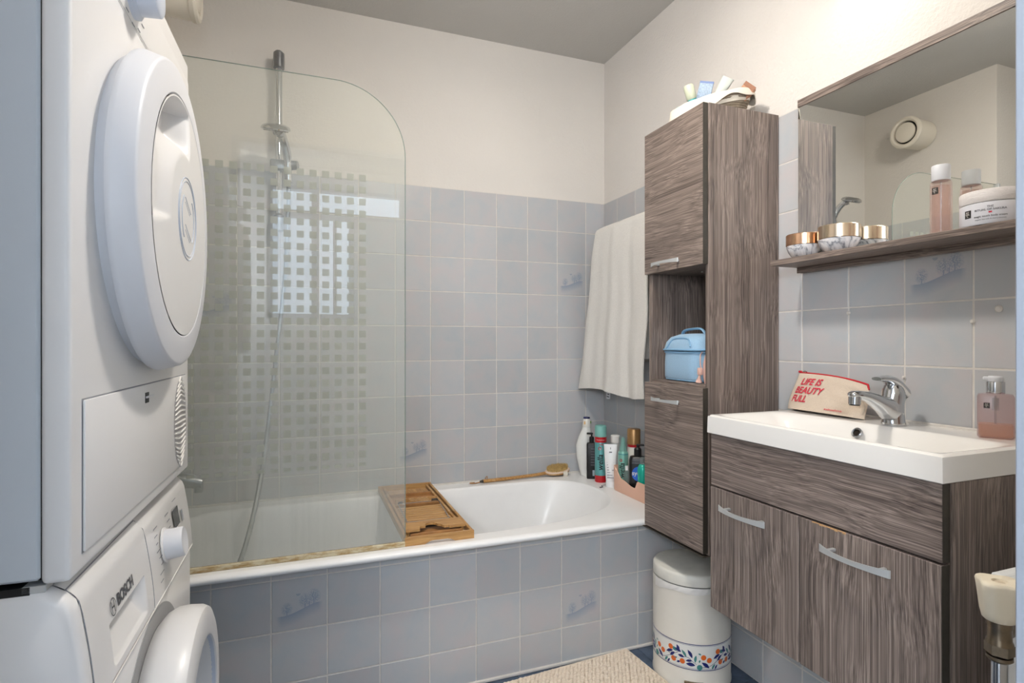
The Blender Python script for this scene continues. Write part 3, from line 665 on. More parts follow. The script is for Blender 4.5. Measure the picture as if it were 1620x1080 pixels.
bs = thing('washbasin', 'white rectangular ceramic washbasin on the wood-look vanity unit', 'washbasin', (1.206, (.637+1.2254)/2, -.243))
BX0, BX1, BY0, BY1 = 1.030, XW, .637, 1.2254
ox, oy, oz = 1.206, (.637+1.2254)/2, -.243
def bowl(x, y):
    xf_ = sstep(BX0+.010, BX0+.040, x); xb = 1-sstep(1.222, 1.268, x)
    y0 = sstep(BY0+.012, BY0+.15, y); y1 = 1-sstep(BY1-.16, BY1-.012, y)
    d = xf_*xb*(y0*y1)**.8
    return .105*d
Nx, Ny = 70, 110
def e01(t): return .5-.5*math.cos(PI*t)
def bf(u, v):
    x = BX0+(BX1-BX0)*u; y = BY0+(BY1-BY0)*v
    z = -.193-bowl(x, y)
    e = min(x-BX0, y-BY0, BY1-y); z -= .004*(1-sstep(0, .005, e)); return (x-ox, y-oy, z-oz)
mb = MB(); mb.grid(bf, Nx, Ny)
zt_ = -.197-oz
per = [(BX0, BY0), (BX1, BY0), (BX1, BY1), (BX0, BY1)]
inn_ = lambda s_: [(BX0+s_-ox, BY0+s_-oy), (BX1-ox, BY0+s_-oy), (BX1-ox, BY1-s_-oy), (BX0+s_-ox, BY1-s_-oy)]
mb.rings([[(x, y, zt_) for x, y in inn_(0)], [(x, y, zt_-.004) for x, y in inn_(-.0005)], [(x, y, .002) for x, y in inn_(-.0015)], [(x, y, 0) for x, y in inn_(.001)], [(x, y, 0) for x, y in inn_(.03)]], cap0=False, cap1=False)
mb.box(BX0+.06-ox, BX1-.02-ox, BY0+.06-oy, BY1-.06-oy, -.09+.012, -.001, .02, 2)
b_ = mb.build('basin_body', M_CER, bs, 40)
Mo = T(1.2405-ox, .957-oy, -.2145-oz) @ R(math.radians(-62), 'Y')
MB().lathe([(.0125, -.004), (.0125, .002), (.011, .0035), (.0085, .002), (.008, -.003)], 24, Mo, cap0=False, cap1=False).build('overflow_ring', M_CHROMED, bs)
MB().lathe([(.0105, 0), (0, 0)], 20, Mo @ T(0, 0, -.0015)).build('overflow_hole', plain('dark_brown', (.16, .12, .09), .7), bs)
MB().lathe([(.024, 0), (.022, .003), (.012, .004), (0, .002)], 24, T(1.15-ox, .93-oy, -.298-oz+.001)).build('drain', M_CHROME, bs)
MB().box(XW-.006-ox, XW-ox, BY0+.01-oy, BY1-.01-oy, .0475, .056, .002).build('caulk_bead', M_GROUT, bs, None)

# faucet
fc = thing('basin_mixer_tap', 'chrome single-lever mixer tap on the washbasin in front of the tiles', 'tap', (1.302, .9125, -.1928))
rg = []
for z, rx, ry, dx in ((0, .0255, .0235, 0), (.003, .0265, .0245, 0), (.008, .025, .023, 0), (.03, .024, .0225, -.002), (.050, .0245, .0225, -.002), (.066, .0255, .0235, 0), (.074, .0245, .023, .001)):
    rg.append([(rx*math.cos(2*PI*k/28)+dx, ry*math.sin(2*PI*k/28), z) for k in range(28)])
MB().rings(rg).build('tap_body', M_CHROME, fc, 60)
secs = [(.004, .006, .066, .0230), (-.018, .008, .066, .0225), (-.030, .016, .067, .0205), (-.045, .030, .071, .0185), (-.065, .044, .0765, .0168), (-.090, .0575, .0815, .0150), (-.112, .0640, .0835, .0140), (-.128, .0665, .0835, .0132), (-.136, .0690, .0815, .0100), (-.1395, .0725, .0785, .0050)]
MB().rings([[(x, hw*math.copysign(abs(math.cos(a))**.85, math.cos(a)), (z0+z1)/2+(z1-z0)/2*math.copysign(abs(math.sin(a))**.85, math.sin(a))) for a in [2*PI*k/24 for k in range(24)]] for x, z0, z1, hw in secs]).tube([(-.125, 0, .073), (-.1265, 0, .053)], [.0128, .0122], 18).build('spout', M_CHROME, fc, 70)
MB().lathe([(.0108, .0525), (.0108, .051), (.0, .051)], 14, T(-.1265, 0, 0)).build('aerator', M_DARK, fc)
MB().lathe([(.0235, .074), (.0225, .080), (.019, .092), (.012, .100), (0, .101)], 24).build('cartridge_dome', M_CHROME, fc, 60)
lv = MB(); R_ = []
for i in range(15):
    t = i/14; x = .026-.082*t; z = .074+.033*math.sin(min(1, t*1.5+.02)*PI/2)+.002*t; wy = .0235*(1-.50*t*t); th = .014*(1-.85*t)+.002
    R_.append([(x, wy*math.cos(2*PI*k/16), z+th*math.sin(2*PI*k/16)) for k in range(16)])
lv.rings(R_); lv.tube([(.024, 0, .078), (.0275, 0, .060), (.0265, 0, .045)], [.017, .010, .003], 12)
lv.build('lever', M_CHROME, fc, 60)
MB().lathe([(.003, 0), (.003, .0015)], 10, T(-.0255, -.004, .020) @ R(-PI/2, 'Y')).build('grub_screw', M_CHROMED, fc)

# pouch
po = thing('canvas_pouch', 'natural canvas pouch with red lettering and red zip on the basin corner', 'pouch', (1.318, 1.113, -.1925), math.radians(-90-3), rot=(math.radians(-12), 0, math.radians(-93)))
# local: x to the viewer's right (towards -Y), z up, front faces local -y (towards -X)
def pouchf(u, v, side):
    x0 = -.118+.010*v*0; top = .108-.016*u**3-.004*u
    x = -.120+.018*sstep(0, 1, v)*1.0+(.240-.022*v)*u
    x += .006*math.sin(v*PI)*(1 if u > .5 else -1)*abs(2*u-1)**2
    z = v*top+.004*math.sin(u*9)*(1-v)*0
    th = .026*(1-v)**.55*(1-abs(2*u-1)**3.2)**.6 if v < 1 else 0
    th *= 1
    th += .0012
    wr = .0030*math.sin(u*23+v*7)*(1-v)*sstep(.5, 1, u)+.0016*math.sin(v*19+u*5)*sstep(.45, .8, u)
    z = max(z, .0015)
    return (x, side*(th+wr*(1 if side < 0 else 0)), z)
mb = MB(); mb.grid(lambda u, v: pouchf(u, v, -1), 60, 30); mb.grid(lambda u, v: pouchf(u, v, 1), 60, 30, flip=True)
mb.grid(lambda u, v: tuple(Vector(pouchf(u, 0, -1)).lerp(Vector(pouchf(u, 0, 1)), v)), 60, 3, flip=True)
for uu, fl in ((0, False), (1, True)): mb.grid(lambda u, v: tuple(Vector(pouchf(uu, u, -1)).lerp(Vector(pouchf(uu, u, 1)), v)), 30, 2, flip=fl)
mb.build('pouch_body', M_CANVAS, po, 60)
MB().tube([pouchf(k/30, .999, 0)[:1]+(0, pouchf(k/30, 1, 0)[2]+.0008) for k in range(31)]+[(.117, 0, .086), (.121, 0, .076)], .0024, 8).build('zip', M_REDZ, po)
MB().box(-.010, .0, -.003, .003, -.002, .004, .001).build('zip_end', M_REDZ, po, None, (-.096, 0, .110))
MB().tube([(-.088, -.003, .111), (-.080, -.004, .113), (-.074, -.004, .111)], .0016, 8).build('zip_pull', M_CHROME, po)
def on_pouch(o):
    for v in o.data.vertices:
        x, z = v.co.x, v.co.z; vv = max(0, min(1, z/.104)); uu = max(0, min(1, (x+.120-.018*vv)/(.240-.022*vv)))
        v.co.y = pouchf(uu, vv, -1)[1]-.0024+v.co.y*.2
    return o
Mt = lambda x, z: T(x, 0, z) @ R(PI/2, 'X')
for s_, x, z in (('LIFE IS', -.046, .0815), ('BEAUTY', -.047, .0565), ('FULL', -.072, .0320)):
    on_pouch(text('lettering', s_, .0262, M_RED, po, Mt(x, z), shear=.30, bold=.0007))
on_pouch(text('small_print', '#realitystarformula', .0068, M_RED, po, Mt(.050, .012), bold=.0001))
MB().tube(crv([(.094, -.014, .045), (.102, -.020, .050), (.112, -.012, .046), (.116, -.004, .030), (.112, -.002, .010)], 5), [.002, .004, .006, .007, .006]+[.006]*15+[.003], 8).build('gusset_fold', M_CANVAS, po, 60)

# label squares of the ritual cosmetics
M_LAB = plain('black_label', (.12, .10, .09), .5); M_WH_T = plain('label_white_print', (.85, .83, .8), .6)
def ritual_label(parent, M, s, wrap=None):
    bx = MB().grid(lambda u, v: ((u-.5)*s, (v-.5)*s*1.15, 0), 4, 1)
    if wrap:
        r, a0, z0, sy = wrap; bx.v = [((r+.0003)*math.cos(a0+p[0]/r), (r*sy+.0003)*math.sin(a0+p[0]/r), z0+p[1]) for p in bx.v]
    else: bx.v = [tuple(M @ Vector(p)) for p in bx.v]
    lb = bx.build('black_label', M_LAB, parent, None)
    if wrap: text('label_print', 'RIT\nUAL\nS..', s*.36, M_WH_T, lb, None, wrap=(wrap[0]+.0003, wrap[1], wrap[2], wrap[3]), line=.75)
    else: text('label_print', 'RIT\nUAL\nS..', s*.36, M_WH_T, lb, M @ T(0, 0, .0003), line=.75)
def face_mat(yaw_cam_angle): return None
# soap dispenser: rectangular pink bottle
sd = thing('soap_dispenser', 'pink transparent soap dispenser with a silver collar on the right of the basin', 'soap dispenser', (1.320, .716, -.1925), math.radians(-60))
loft(MB(), [(.026, .020, .007, .0, 0, 0), (.029, .022, .008, .004, 0, 0), (.029, .022, .008, .083, 0, 0), (.027, .020, .008, .088, 0, 0), (.013, .013, .012, .090, 0, 0)]).build('bottle_body', M_PINKP, sd, 50)
loft(MB(), [(.0235, .0175, .006, .003, 0, 0), (.0265, .0195, .007, .006, 0, 0), (.0265, .0195, .007, .028, 0, 0)]).build('liquid', M_AMBER, sd, 50)
MB().lathe([(.0148, .0895), (.0152, .0905), (.0152, .1125), (.0146, .1135), (.0, .1135)], 28).build('collar', M_CHROME, sd)
MB().lathe([(.0125, .1137), (.0130, .115), (.0130, .122), (.011, .1245), (0, .1245)], 24).box(-.020, 0, -.006, .006, .116, .123, .002).build('pump_head', M_PLAST, sd)
MB().lathe([(.006, .055), (.006, .080), (.0022, .0555)], 12, cap0=False).tube([(0, 0, .01), (0, 0, .085)], .0018, 8).build('dip_tube', M_CLEAR, sd)
ritual_label(sd, T(-.014, -.0224, .066) @ R(PI/2, 'X'), .0095)

# ------------------------------------------------------------------ mirror with shelf
mr = thing('wall_mirror', 'large wall mirror with a wood-look frame strip and a lower shelf over the basin', 'mirror', (XW, .93, .20))
my0, my1 = .42, 1.2335; XF = 1.361
def bmr(mb, x0, x1, y0, y1, z0, z1, bev=.0006): return mb.box(x0-XW, x1-XW, y0-.93, y1-.93, z0-.20, z1-.20, bev)
bmr(MB(), XF+.0015, XW, my0, my1, .2015, .703).build('back_board', M_WH, mr, None)
bmr(MB(), XF-.001, XF+.0013, my0, my1-.0006, .2315, .6815, .0003).build('mirror_glass', M_MIRROR, mr, None)
bmr(MB(), XF-.0035, XF+.0013, my0, my1, .6817, .703).build('frame_strip', M_WH, mr, None)
bmr(MB(), 1.2546, XF+.0010, my0, my1, .2163, .2312).build('shelf', M_WH, mr, None)
bmr(MB(), XF-.006, XF+.0013, my0, my1, .2008, .2161).build('lower_lip', M_WH, mr, None)

def marble():
    g = G('white_marble'); v = g.coord('Object', (1, 1, 1)); n = g.noise(v, 15, 4, .55, 1.2); d = g.math('ABSOLUTE', g.math('SUBTRACT', n, .5))
    g.base(g.ramp(d, [(0, lin((.50, .51, .54))), (.03, lin((.80, .80, .81))), (.12, lin((.93, .92, .92)))])); g.rough(.2); return g.m
M_MARB = marble()
jar_prof = [(.012, 0), (.024, .0015), (.034, .009), (.0405, .020), (.0435, .031), (.0440, .0365)]
for nm, lab, x, y, r, col in (('face_cream_jar', 'small marble-pattern jar with a copper metal lid at the left end of the mirror shelf', 1.308, 1.166, 1.0, (.93, .76, .63)),
                              ('face_cream_jar', 'marble-pattern jar with a pale gold lid, second from the left on the shelf', 1.311, 1.061, 1.10, (.88, .81, .72))):
    j = thing(nm, lab, 'jar', (x, y, .2317))
    MB().lathe([(a*r, b*.95) for a, b in jar_prof], 40).build('bowl', M_MARB, j, 60)
    MB().lathe([(.0448*r, .0352), (.0455*r, .036), (.0455*r, .064*(1+(r-1)*.6)), (.044*r, .0655*(1+(r-1)*.6)), (0, .0655*(1+(r-1)*.6))], 48).build('lid', plain('lid_metal', col, .22, 1), j, 40)
bt2 = thing('fragrance_bottle', 'slim pink glass mist bottle with a white cap on the mirror shelf', 'bottle', (1.309, .8125, .2317), math.radians(-58))
MB().lathe([(.0185, 0), (.020, .002), (.020, .112), (.019, .117), (.008, .119)], 32).build('glass_body', M_PINKG, bt2, 40)
MB().lathe([(.0165, .008), (.0165, .108)], 28).build('liquid', M_PINKG, bt2, 40)
MB().tube([(0, 0, .01), (0, 0, .118)], .0012, 6).build('dip_tube', M_CLEAR, bt2)
MB().lathe([(.0168, .1195), (.0172, .1205), (.0172, .1520), (.0165, .153), (0, .153)], 32).build('cap', M_PLAST, bt2, 40)
ritual_label(bt2, None, .0125, wrap=(.0202, -PI/2-.55, .096, 1))
cj = thing('body_cream_jar', 'wide white body cream jar with wood-grain lid on the mirror shelf', 'jar', (1.303, .712, .2317), math.radians(-62))
MB().lathe([(.050, 0), (.0525, .003), (.0525, .042), (.051, .043)], 56).build('jar_body', plain('jar_white', (.90, .90, .92), .3), cj, 40)
def lidmat():
    g = G('grained_lid'); n = g.noise(g.coord('Object', (1, 1, 6), rot=(.5, .3, 0)), 28, 3, .5, 1.0); f = g.math('FRACT', g.math('MULTIPLY', n, 9))
    g.base(g.ramp(f, [(0, lin((.80, .78, .76))), (.2, lin((.88, .86, .85)))])); g.rough(.5); g.bump(f, .3, .001); return g.m
MB().lathe([(.0522, .0437), (.0530, .045), (.0530, .066), (.0515, .068), (0, .068)], 56).build('lid', lidmat(), cj, 40)
MB().lathe([(.0505, .0428), (.0505, .0440)], 40, cap0=False, cap1=False).build('seam', M_DARK, cj)
ritual_label(cj, None, .0135, wrap=(.0526, -PI/2-.78, .023, 1))
text('print', 'THE\nRITUAL OF SAKURA', .0056, M_TXT, cj, None, wrap=(.0526, -PI/2-.05, .030, 1))
text('print', 'magic touch body cream', .0052, M_TXT, cj, None, wrap=(.0526, -PI/2-.05, .015, 1))
text('print', 'organic rice milk & cherry blossom', .0034, M_TXTL, cj, None, wrap=(.0526, -PI/2-.05, .009, 1))
MB().grid(lambda u, v: ((.0529)*math.cos(-PI/2-.05+(u-.5)*.1), .0529*math.sin(-PI/2-.05+(u-.5)*.1), .0205+v*.003), 3, 1).build('emblem', M_RED, cj, None)
wl_ = thing('mirror_lamp', 'white wall lamp above the mirror', 'lamp', (XW, .93, 1.03))
MB().box(-.03, 0, -.06, .06, -.02, .04, .004).build('wall_plate', M_PLAST, wl_, None); MB().box(-.12, -.03, -.14, .16, -.036, -.012, .006, 2).build('lamp_housing', M_PLAST, wl_, None)
cl = thing('ceiling_lamp', 'round white ceiling lamp in the bathroom', 'lamp', (.49, 1.10, CZ))
MB().lathe([(.10, 0), (.10, -.03), (.04, -.05), (.03, -.10), (.0, -.10)], 40).build('lamp_housing', M_PLAST, cl)
hl = thing('fill_light_stand', 'slim white stand added under the unseen fill light in the hall', 'lamp', (-.66, -.88, FZ))  # added stand that carries the hall fill light
MB().lathe([(.13, 0), (.13, .012), (.02, .02)], 32).build('base', M_PLAST, hl); MB().tube([(0, 0, .015), (0, 0, 1.38)], .010, 10).build('pole', M_PLAST, hl)

# ------------------------------------------------------------------ radiator and valve (bottom right)
ra = thing('radiator', 'white panel radiator at the right edge, partly hidden by the door frame', 'radiator', (1.16, .385, -.335-.60))
mb = MB().box(-.215, .20, .115, .135, 0, .60, .004, 2).box(-.215, .20, .045, .060, 0, .60, .004, 2).box(-.215, .20, .058, .118, .588, .598, .002)
for k in range(11): mb.box(-.195+.036*k, -.175+.036*k, .133, .139, .02, .575, .003)
mb.build('radiator_panel', M_RAD, ra, None)
MB().box(-.214, -.205, .058, .118, .01, .59).build('end_cover', M_RAD, ra, None)
MB().box(-.15, -.12, 0, .045, .10, .5).box(.12, .15, 0, .045, .10, .5).build('wall_bracket', M_RAD, ra, None)
va = thing('radiator_valve', 'cream radiator valve knob on a nickel pipe in front of the radiator', 'valve', (.890, .478, FZ))
zb = -FZ
rr_ = []
for z, r, am in ((-.376, .017, 0), (-.374, .0195, .02), (-.366, .0215, .07), (-.335, .0245, .12), (-.327, .0255, .14), (-.324, .0245, .14), (-.3225, .0225, .13)):
    rr_.append([(r*(1+am*math.cos(4*a))*math.cos(a), r*(1+am*math.cos(4*a))*math.sin(a), z+zb) for a in [2*PI*k/48 for k in range(48)]])
rr_.append([(.009*math.cos(2*PI*k/48), .009*math.sin(2*PI*k/48), -.3235+zb) for k in range(48)]); rr_.append([(.008*math.cos(2*PI*k/48), .008*math.sin(2*PI*k/48), -.327+zb) for k in range(48)])
MB().rings(rr_).build('knob', M_CREAMPL, va, 40)
MB().lathe([(.0075, -.3268+zb), (.006, -.3255+zb), (0, -.3255+zb)], 16).build('knob_insert', plain('beige_insert', (.80, .74, .64), .5), va)
MB().lathe([(.0145, -.376+zb), (.0145, -.384+zb), (.0135, -.386+zb), (.0135, -.402+zb), (.015, -.405+zb), (.0155, -.408+zb)], 24).lathe([(.0165, -.408+zb), (.0165, -.421+zb), (.014, -.4225+zb)], 6).lathe([(.0145, -.424+zb), (.0150, -.428+zb), (.012, -.431+zb)], 20).tube([(0, 0, -.396+zb), (.03, .004, -.396+zb), (.07, .010, -.396+zb)], [.011, .010, .012], 16).build('valve_body', M_BRASS, va, 40)
MB().tube([(0, 0, -.428+zb), (0, 0, .0)], .0095, 16).build('pipe', M_CHROME, va)

# ------------------------------------------------------------------ pedal bin
bn = thing('pedal_bin', 'cream enamel pedal bin with a painted leaf and orange band', 'bin', (1.222, 1.535, FZ))
rB = .124; hB = .372
MB().lathe([(rB-.004, .002), (rB+.001, .004), (rB+.001, .010), (rB-.001, .013), (rB, .30), (rB, .318), (rB-.002, .322)], 72).build('bin_body', plain('aged_cream_enamel', (.885, .865, .82), .3, coat=.3, var=.03), bn, 40)
MB().lathe([(rB-.001, .327), (rB-.0005, .329), (rB-.001, .355), (rB-.004, .3605), (rB-.010, .3625), (rB*.6, .3645), (0, .365)], 72).build('lid', plain('worn_cream_lid', (.87, .86, .82), .42, var=.08, vscale=18), bn, 50)
MB().lathe([(rB-.006, .320), (rB-.006, .330)], 60).build('inner_bucket', M_CHROMED, bn)
def bagf(u, v):
    a = math.radians(168)+u*math.radians(112); dr = .018+.010*sstep(math.radians(215), math.radians(175), a)+.003*math.sin(a*5)
    r = rB+.0010+.0006*math.sin(a*31+v*5)+.001*math.sin(v*PI); return (r*math.cos(a), r*math.sin(a), .325-v*dr)
MB().grid(bagf, 70, 6).build('bin_liner', plain('thin_white_plastic', (.90, .89, .87), .35), bn, 60)
def onb(pts, z0=0): return [((rB+.0006)*math.cos(a), (rB+.0006)*math.sin(a), z) for a, z in pts]
M_NAVY = plain('navy_paint', (.10, .14, .42), .3); M_TEAL = plain('teal_paint', (.27, .53, .52), .3); M_ORG = plain('orange_paint', (.88, .42, .16), .3)
mb = MB()
for z, hh in ((.150, .0022), (.1465, .0008), (.0755, .0008), (.0715, .0022)):
    mb.rings([[((rB+.0005)*math.cos(2*PI*k/96), (rB+.0005)*math.sin(2*PI*k/96), zz) for k in range(96)] for zz in (z-hh/2, z+hh/2)], cap0=False, cap1=False)
mb.build('navy_line', M_NAVY, bn)
MB().rings([[((rB+.0002)*math.cos(2*PI*k/96), (rB+.0002)*math.sin(2*PI*k/96), zz) for k in range(96)] for zz in (.072, .149)], cap0=False, cap1=False).build('white_band', plain('band_white', (.90, .90, .88), .3), bn)
A0 = math.radians(243)   # direction towards the camera side
leaf = {'n': MB(), 't': MB()}; fr = MB(); st = MB()
def addleaf(k, x, z, ln, wd, ang):
    mb = leaf[k]; c_, s_ = math.cos(ang), math.sin(ang); P = []
    for t, w_ in ((0, 0), (.15, .45), (.35, .9), (.55, 1), (.75, .75), (.9, .35), (1, 0), (.9, -.35), (.75, -.75), (.55, -1), (.35, -.9), (.15, -.45)):
        lx = (t-.5)*ln; lz = w_*wd/2+.1*ln*math.sin(t*PI)*.4; P.append((x+lx*c_-lz*s_, z+lx*s_+lz*c_))
    mb.raw(onb([(A0+px/rB, pz) for px, pz in P]), [tuple(range(len(P)))])
def dot(mb, x, z, r, e=.0007):
    mb.raw([((rB+e)*math.cos(A0+(x+r*math.cos(t))/rB), (rB+e)*math.sin(A0+(x+r*math.cos(t))/rB), z+r*math.sin(t)) for t in [2*PI*k/16 for k in range(16)]], [tuple(range(16))])
for rep in range(-2, 3):
    s_ = rep*.150
    for k, x, z, l, w_, a in (('n', -.066, .124, .022, .010, -.35), ('t', -.047, .118, .026, .008, -.95), ('n', -.029, .120, .028, .010, -1.05), ('n', -.056, .108, .020, .009, -.15), ('n', -.032, .098, .020, .008, .15),
                              ('n', -.027, .087, .028, .012, -.05), ('t', -.012, .106, .024, .008, 1.45), ('n', -.064, .088, .012, .007, .5), ('t', -.074, .097, .014, .006, .5), ('n', .018, .088, .030, .011, -.65),
                              ('t', .000, .100, .010, .005, 1.3), ('n', .056, .112, .027, .009, .45), ('n', .066, .106, .022, .009, .8), ('t', .072, .124, .020, .011, -.5), ('t', .044, .082, .020, .007, .95), ('n', .053, .080, .017, .006, 1.0), ('n', .084, .131, .020, .009, -1.2), ('t', .000, .122, .010, .005, -.4)):
        addleaf(k, x+s_, z, l, w_, a)
    for x, z in ((-.052, .093), (.012, .112), (.030, .103), (.070, .093), (-.090, .125+.002)): dot(fr, x+s_, z, .0082)
    dot(leaf['t'], -.000+s_, .081, .0085)
    for P in ([(-.060, .106), (-.035, .108), (-.022, .098), (-.010, .090)], [(.008, .081), (.030, .084), (.050, .094), (.085, .118)], [(-.100, .108), (-.085, .100), (-.072, .098)]):
        pts = crv([(x, z, 0) for x, z in P], 4)
        st.tube([((rB+.0004)*math.cos(A0+(p.x+s_)/rB), (rB+.0004)*math.sin(A0+(p.x+s_)/rB), p.y) for p in pts], .0006, 4)
leaf['n'].build('painted_leaf', M_NAVY, bn, None); leaf['t'].build('painted_leaf', M_TEAL, bn, None); fr.build('painted_orange', M_ORG, bn, None); st.build('painted_stem', M_NAVY, bn, None)
Mp = R(math.radians(235+90), 'Z')
MB().box(-.026, .026, -rB-.028, -rB+.012, .012, .020, .003, 2, Mp).build('pedal', M_CREAMPL, bn, None)
MB().box(-.029, .029, -rB-.0015, -rB+.02, .004, .034, .001, 1, Mp).build('pedal_slot', M_BRASS, bn, None)

# ------------------------------------------------------------------ bath mat
mt = thing('bath_mat', 'cream bobbled chenille bath mat on the floor against the tub panel', 'bath mat', (.738, 1.411, FZ), math.radians(4.2))
W2, D2 = .36, .265
def matz(x, y): return .010+.0015*math.sin(x*9)*math.cos(y*11)
MB().box(-W2, W2, -D2, D2, .0, .010, .004, 2).build('backing', M_MAT, mt, None)
ico = []
bm = bmesh.new(); bmesh.ops.create_icosphere(bm, subdivisions=2, radius=1); bm.verts.index_update(); iv_ = [v.co.copy() for v in bm.verts]; if_ = [[v.index for v in f.verts] for f in bm.faces]; bm.free()
mb = MB(); nx_, ny_ = int(2*W2/.0145), int(2*D2/.0110)
for i in range(nx_):
    for j in range(ny_):
        x = -W2+.008+i*.0145+(.007 if j % 2 else 0)+random.uniform(-1, 1)*.002; y = -D2+.006+j*.0110+random.uniform(-1, 1)*.0015
        if x > W2-.004: continue
        s_ = random.uniform(.85, 1.15); b = len(mb.v)
        mb.v += [(x+p.x*.0080*s_, y+p.y*.0058*s_, matz(x, y)+.003+p.z*.0085*s_) for p in iv_]; mb.f += [tuple(q+b for q in f) for f in if_]
me = bpy.data.meshes.new('chenille_pile'); me.from_pydata(mb.v, [], mb.f); me.shade_smooth(); me.materials.append(M_MAT)
tag(link('chenille_pile', me, mt), kind='stuff')
MB().tube([(-W2, -D2, .011), (-W2, D2, .011), (W2, D2, .011), (W2, -D2, .011), (-W2, -D2, .011)], .0055, 8).build('hem', M_MAT, mt)

# ------------------------------------------------------------------ bamboo bath caddy
cd = thing('bath_caddy', 'bamboo bath caddy lying across the bathtub by the glass edge', 'bath caddy', (.412, 2.02, RZ+.0006), math.radians(-.5))
X0, X1, Ya, Yb, hh = -.108, .108, -.326, .326, .025
for s_ in (X0, X1-.010): MB().box(s_, s_+.010, Ya+.0105, Yb-.0105, 0, hh, .0015).build('side_rail', M_BAM, cd, None)
fbar = [(X0, 0), (X0+.060, 0), (X0+.075, .007), (X0+.085, .009), (X1-.085, .009), (X1-.075, .007), (X1-.060, 0), (X1, 0), (X1, hh), (X0, hh)]
Mf = lambda y: Matrix(((1, 0, 0, 0), (0, 0, 1, y), (0, 1, 0, 0), (0, 0, 0, 1)))
MB().poly(fbar, 0, .0105, Mf(Ya)).build('end_bar', M_BAM2, cd, None)
MB().poly([(X0, 0), (X1, 0), (X1, hh), (X0, hh)], 0, .0105, Mf(Yb-.0105)).build('end_bar', M_BAM2, cd, None)
for s_ in (X0+.016, X1-.026): MB().box(s_, s_+.009, Ya+.060, Yb-.030, .005, hh-.002, .001).build('inner_rail', M_BAM, cd, None)
MB().box(X0+.0255, X1-.0265, Ya+.050, Ya+.060, .003, .018, .001).box(X0+.026, X1-.0265, Ya+.0605, Ya+.125, .004, .009).build('glass_holder_base', M_BAMD, cd, None)
# plate with a wine-glass notch
pl_ = [(X0+.012, Ya+.052), (X0+.055, Ya+.052), (X0+.060, Ya+.078), (X0+.078, Ya+.078)]+[(X0+.098+.020*math.cos(PI-PI*k/10), Ya+.085+.020*math.sin(PI*k/10)) for k in range(11)]+[(X0+.128, Ya+.078), (X0+.135, Ya+.060), (X0+.150, Ya+.060), (X0+.150, Ya+.052), (X1-.014, Ya+.052), (X1-.014, Ya+.130), (X0+.012, Ya+.130)]
MB().poly(pl_, .0235, .0305).build('glass_holder_plate', M_BAM2, cd, None)
MB().box(X0+.0255, X1-.0265, Ya+.132, Ya+.358, .003, .0065).build('slat_gap_backing', M_EDGE, cd, None)  # dark board added so the gaps between the slats read dark
for k in range(9):
    y = Ya+.142+k*.0235; MB().box(X0+.0255, X1-.0265, y, y+.0165, .010, .017, .001).build('slat', M_BAM2, cd, None)
MB().box(X0+.0255, X1-.0265, Ya+.360, Ya+.372, .006, .023, .001).box(X0+.0255, X1-.0265, Ya+.378, Ya+.50, .008, .013, .001).box(X0+.0255, X1-.0265, Ya+.506, Ya+.518, .006, .023, .001).build('rear_tray', M_BAMD, cd, None)
MB().box(X0+.030, X1-.030, Ya+.395, Ya+.40, .014, .034, .001).build('book_stop', M_BAM, cd, None)
MB().box(X0+.030, X1-.030, Ya+.52, Ya+.60, .010, .016, .001).build('book_rest_board', M_BAM, cd, None)
MB().tube(crv([(X0+.034, Ya+.350, .030), (X0+.036, Ya+.185, .020), (X0+.045, Ya+.170, .018), (X1-.048, Ya+.170, .018), (X1-.038, Ya+.185, .020), (X1-.034, Ya+.350, .030)], 4), .0016, 6).tube([(X0+.034, Ya+.350, .030), (X1-.034, Ya+.350, .030)], .0018, 6).build('wire_rest', M_CHROME, cd)
MB().tube([(X0+.036, Ya+.352, .030), (X0+.036, Ya+.348, .036), (X0+.05, Ya+.348, .036)], .003, 6).tube([(X1-.036, Ya+.352, .030), (X1-.04, Ya+.348, .036), (X1-.06, Ya+.348, .036)], .003, 6).build('hinge', M_DARK, cd)

# ------------------------------------------------------------------ body brush on the rear rim
br = thing('body_brush', 'long wooden body brush lying on the rear tub rim, bristles up', 'brush', (.98, 2.345, RZ+.0006), math.radians(1.5))
hp_ = [(-.225, -.002, .009), (-.10, 0, .010), (.03, .004, .013), (.085, .006, .016)]
MB().tube(crv(hp_, 6), [.0105]*6+[.0098]*7+[.010]*6, 12, sq=.72).build('handle', M_BAM, br)
MB().tube([(-.226, -.002, .009), (-.240, -.002, .008)], [.0100, .0060], 10, sq=.7).build('dark_tip', M_EDGE, br)
MB().tube(crv([(-.212, 0, .016), (-.216, -.004, .022), (-.206, 0, .028), (-.204, .002, .016)], 5), .0015, 6).tube(crv([(-.238, 0, .006), (-.262, -.004, .004), (-.285, .002, .005), (-.262, .008, .004)], 5), .0022, 6).build('hanging_cord', M_BAMD, br)
Mb = T(.140, .004, .020) @ R(math.radians(-4), 'Y') @ R(math.radians(14), 'X')
MB().lathe([(.75, -.008), (.94, -.005), (1, 0), (.97, .006), (.9, .008)], 36, Mb, sx=.062, sy=.032).build('brush_head', M_BAM, br, 60)
MB().lathe([(1.0, .0035), (1.01, .0055), (.96, .0085)], 36, Mb, sx=.062, sy=.032).build('rubber_edge', plain('pale_rubber', (.87, .78, .70), .6), br, 60)
mb = MB()
for i in range(34):
    for j in range(16):
        x = (i/33*2-1); y = (j/15*2-1)
        if x*x+y*y > .88: continue
        x += random.uniform(-.02, .02); y += random.uniform(-.04, .04); tx = x*1.04; ty = y*1.06
        mb.tube([(x*.057, y*.028, .008), (tx*.057, ty*.028, .027+random.uniform(-.002, .002))], [.0012, .0008], 4, Mb)
tag(mb.build('bristles', plain('tan_bristle', (.80, .68, .44), .8, var=.3, vscale=150), br, None), kind='stuff')
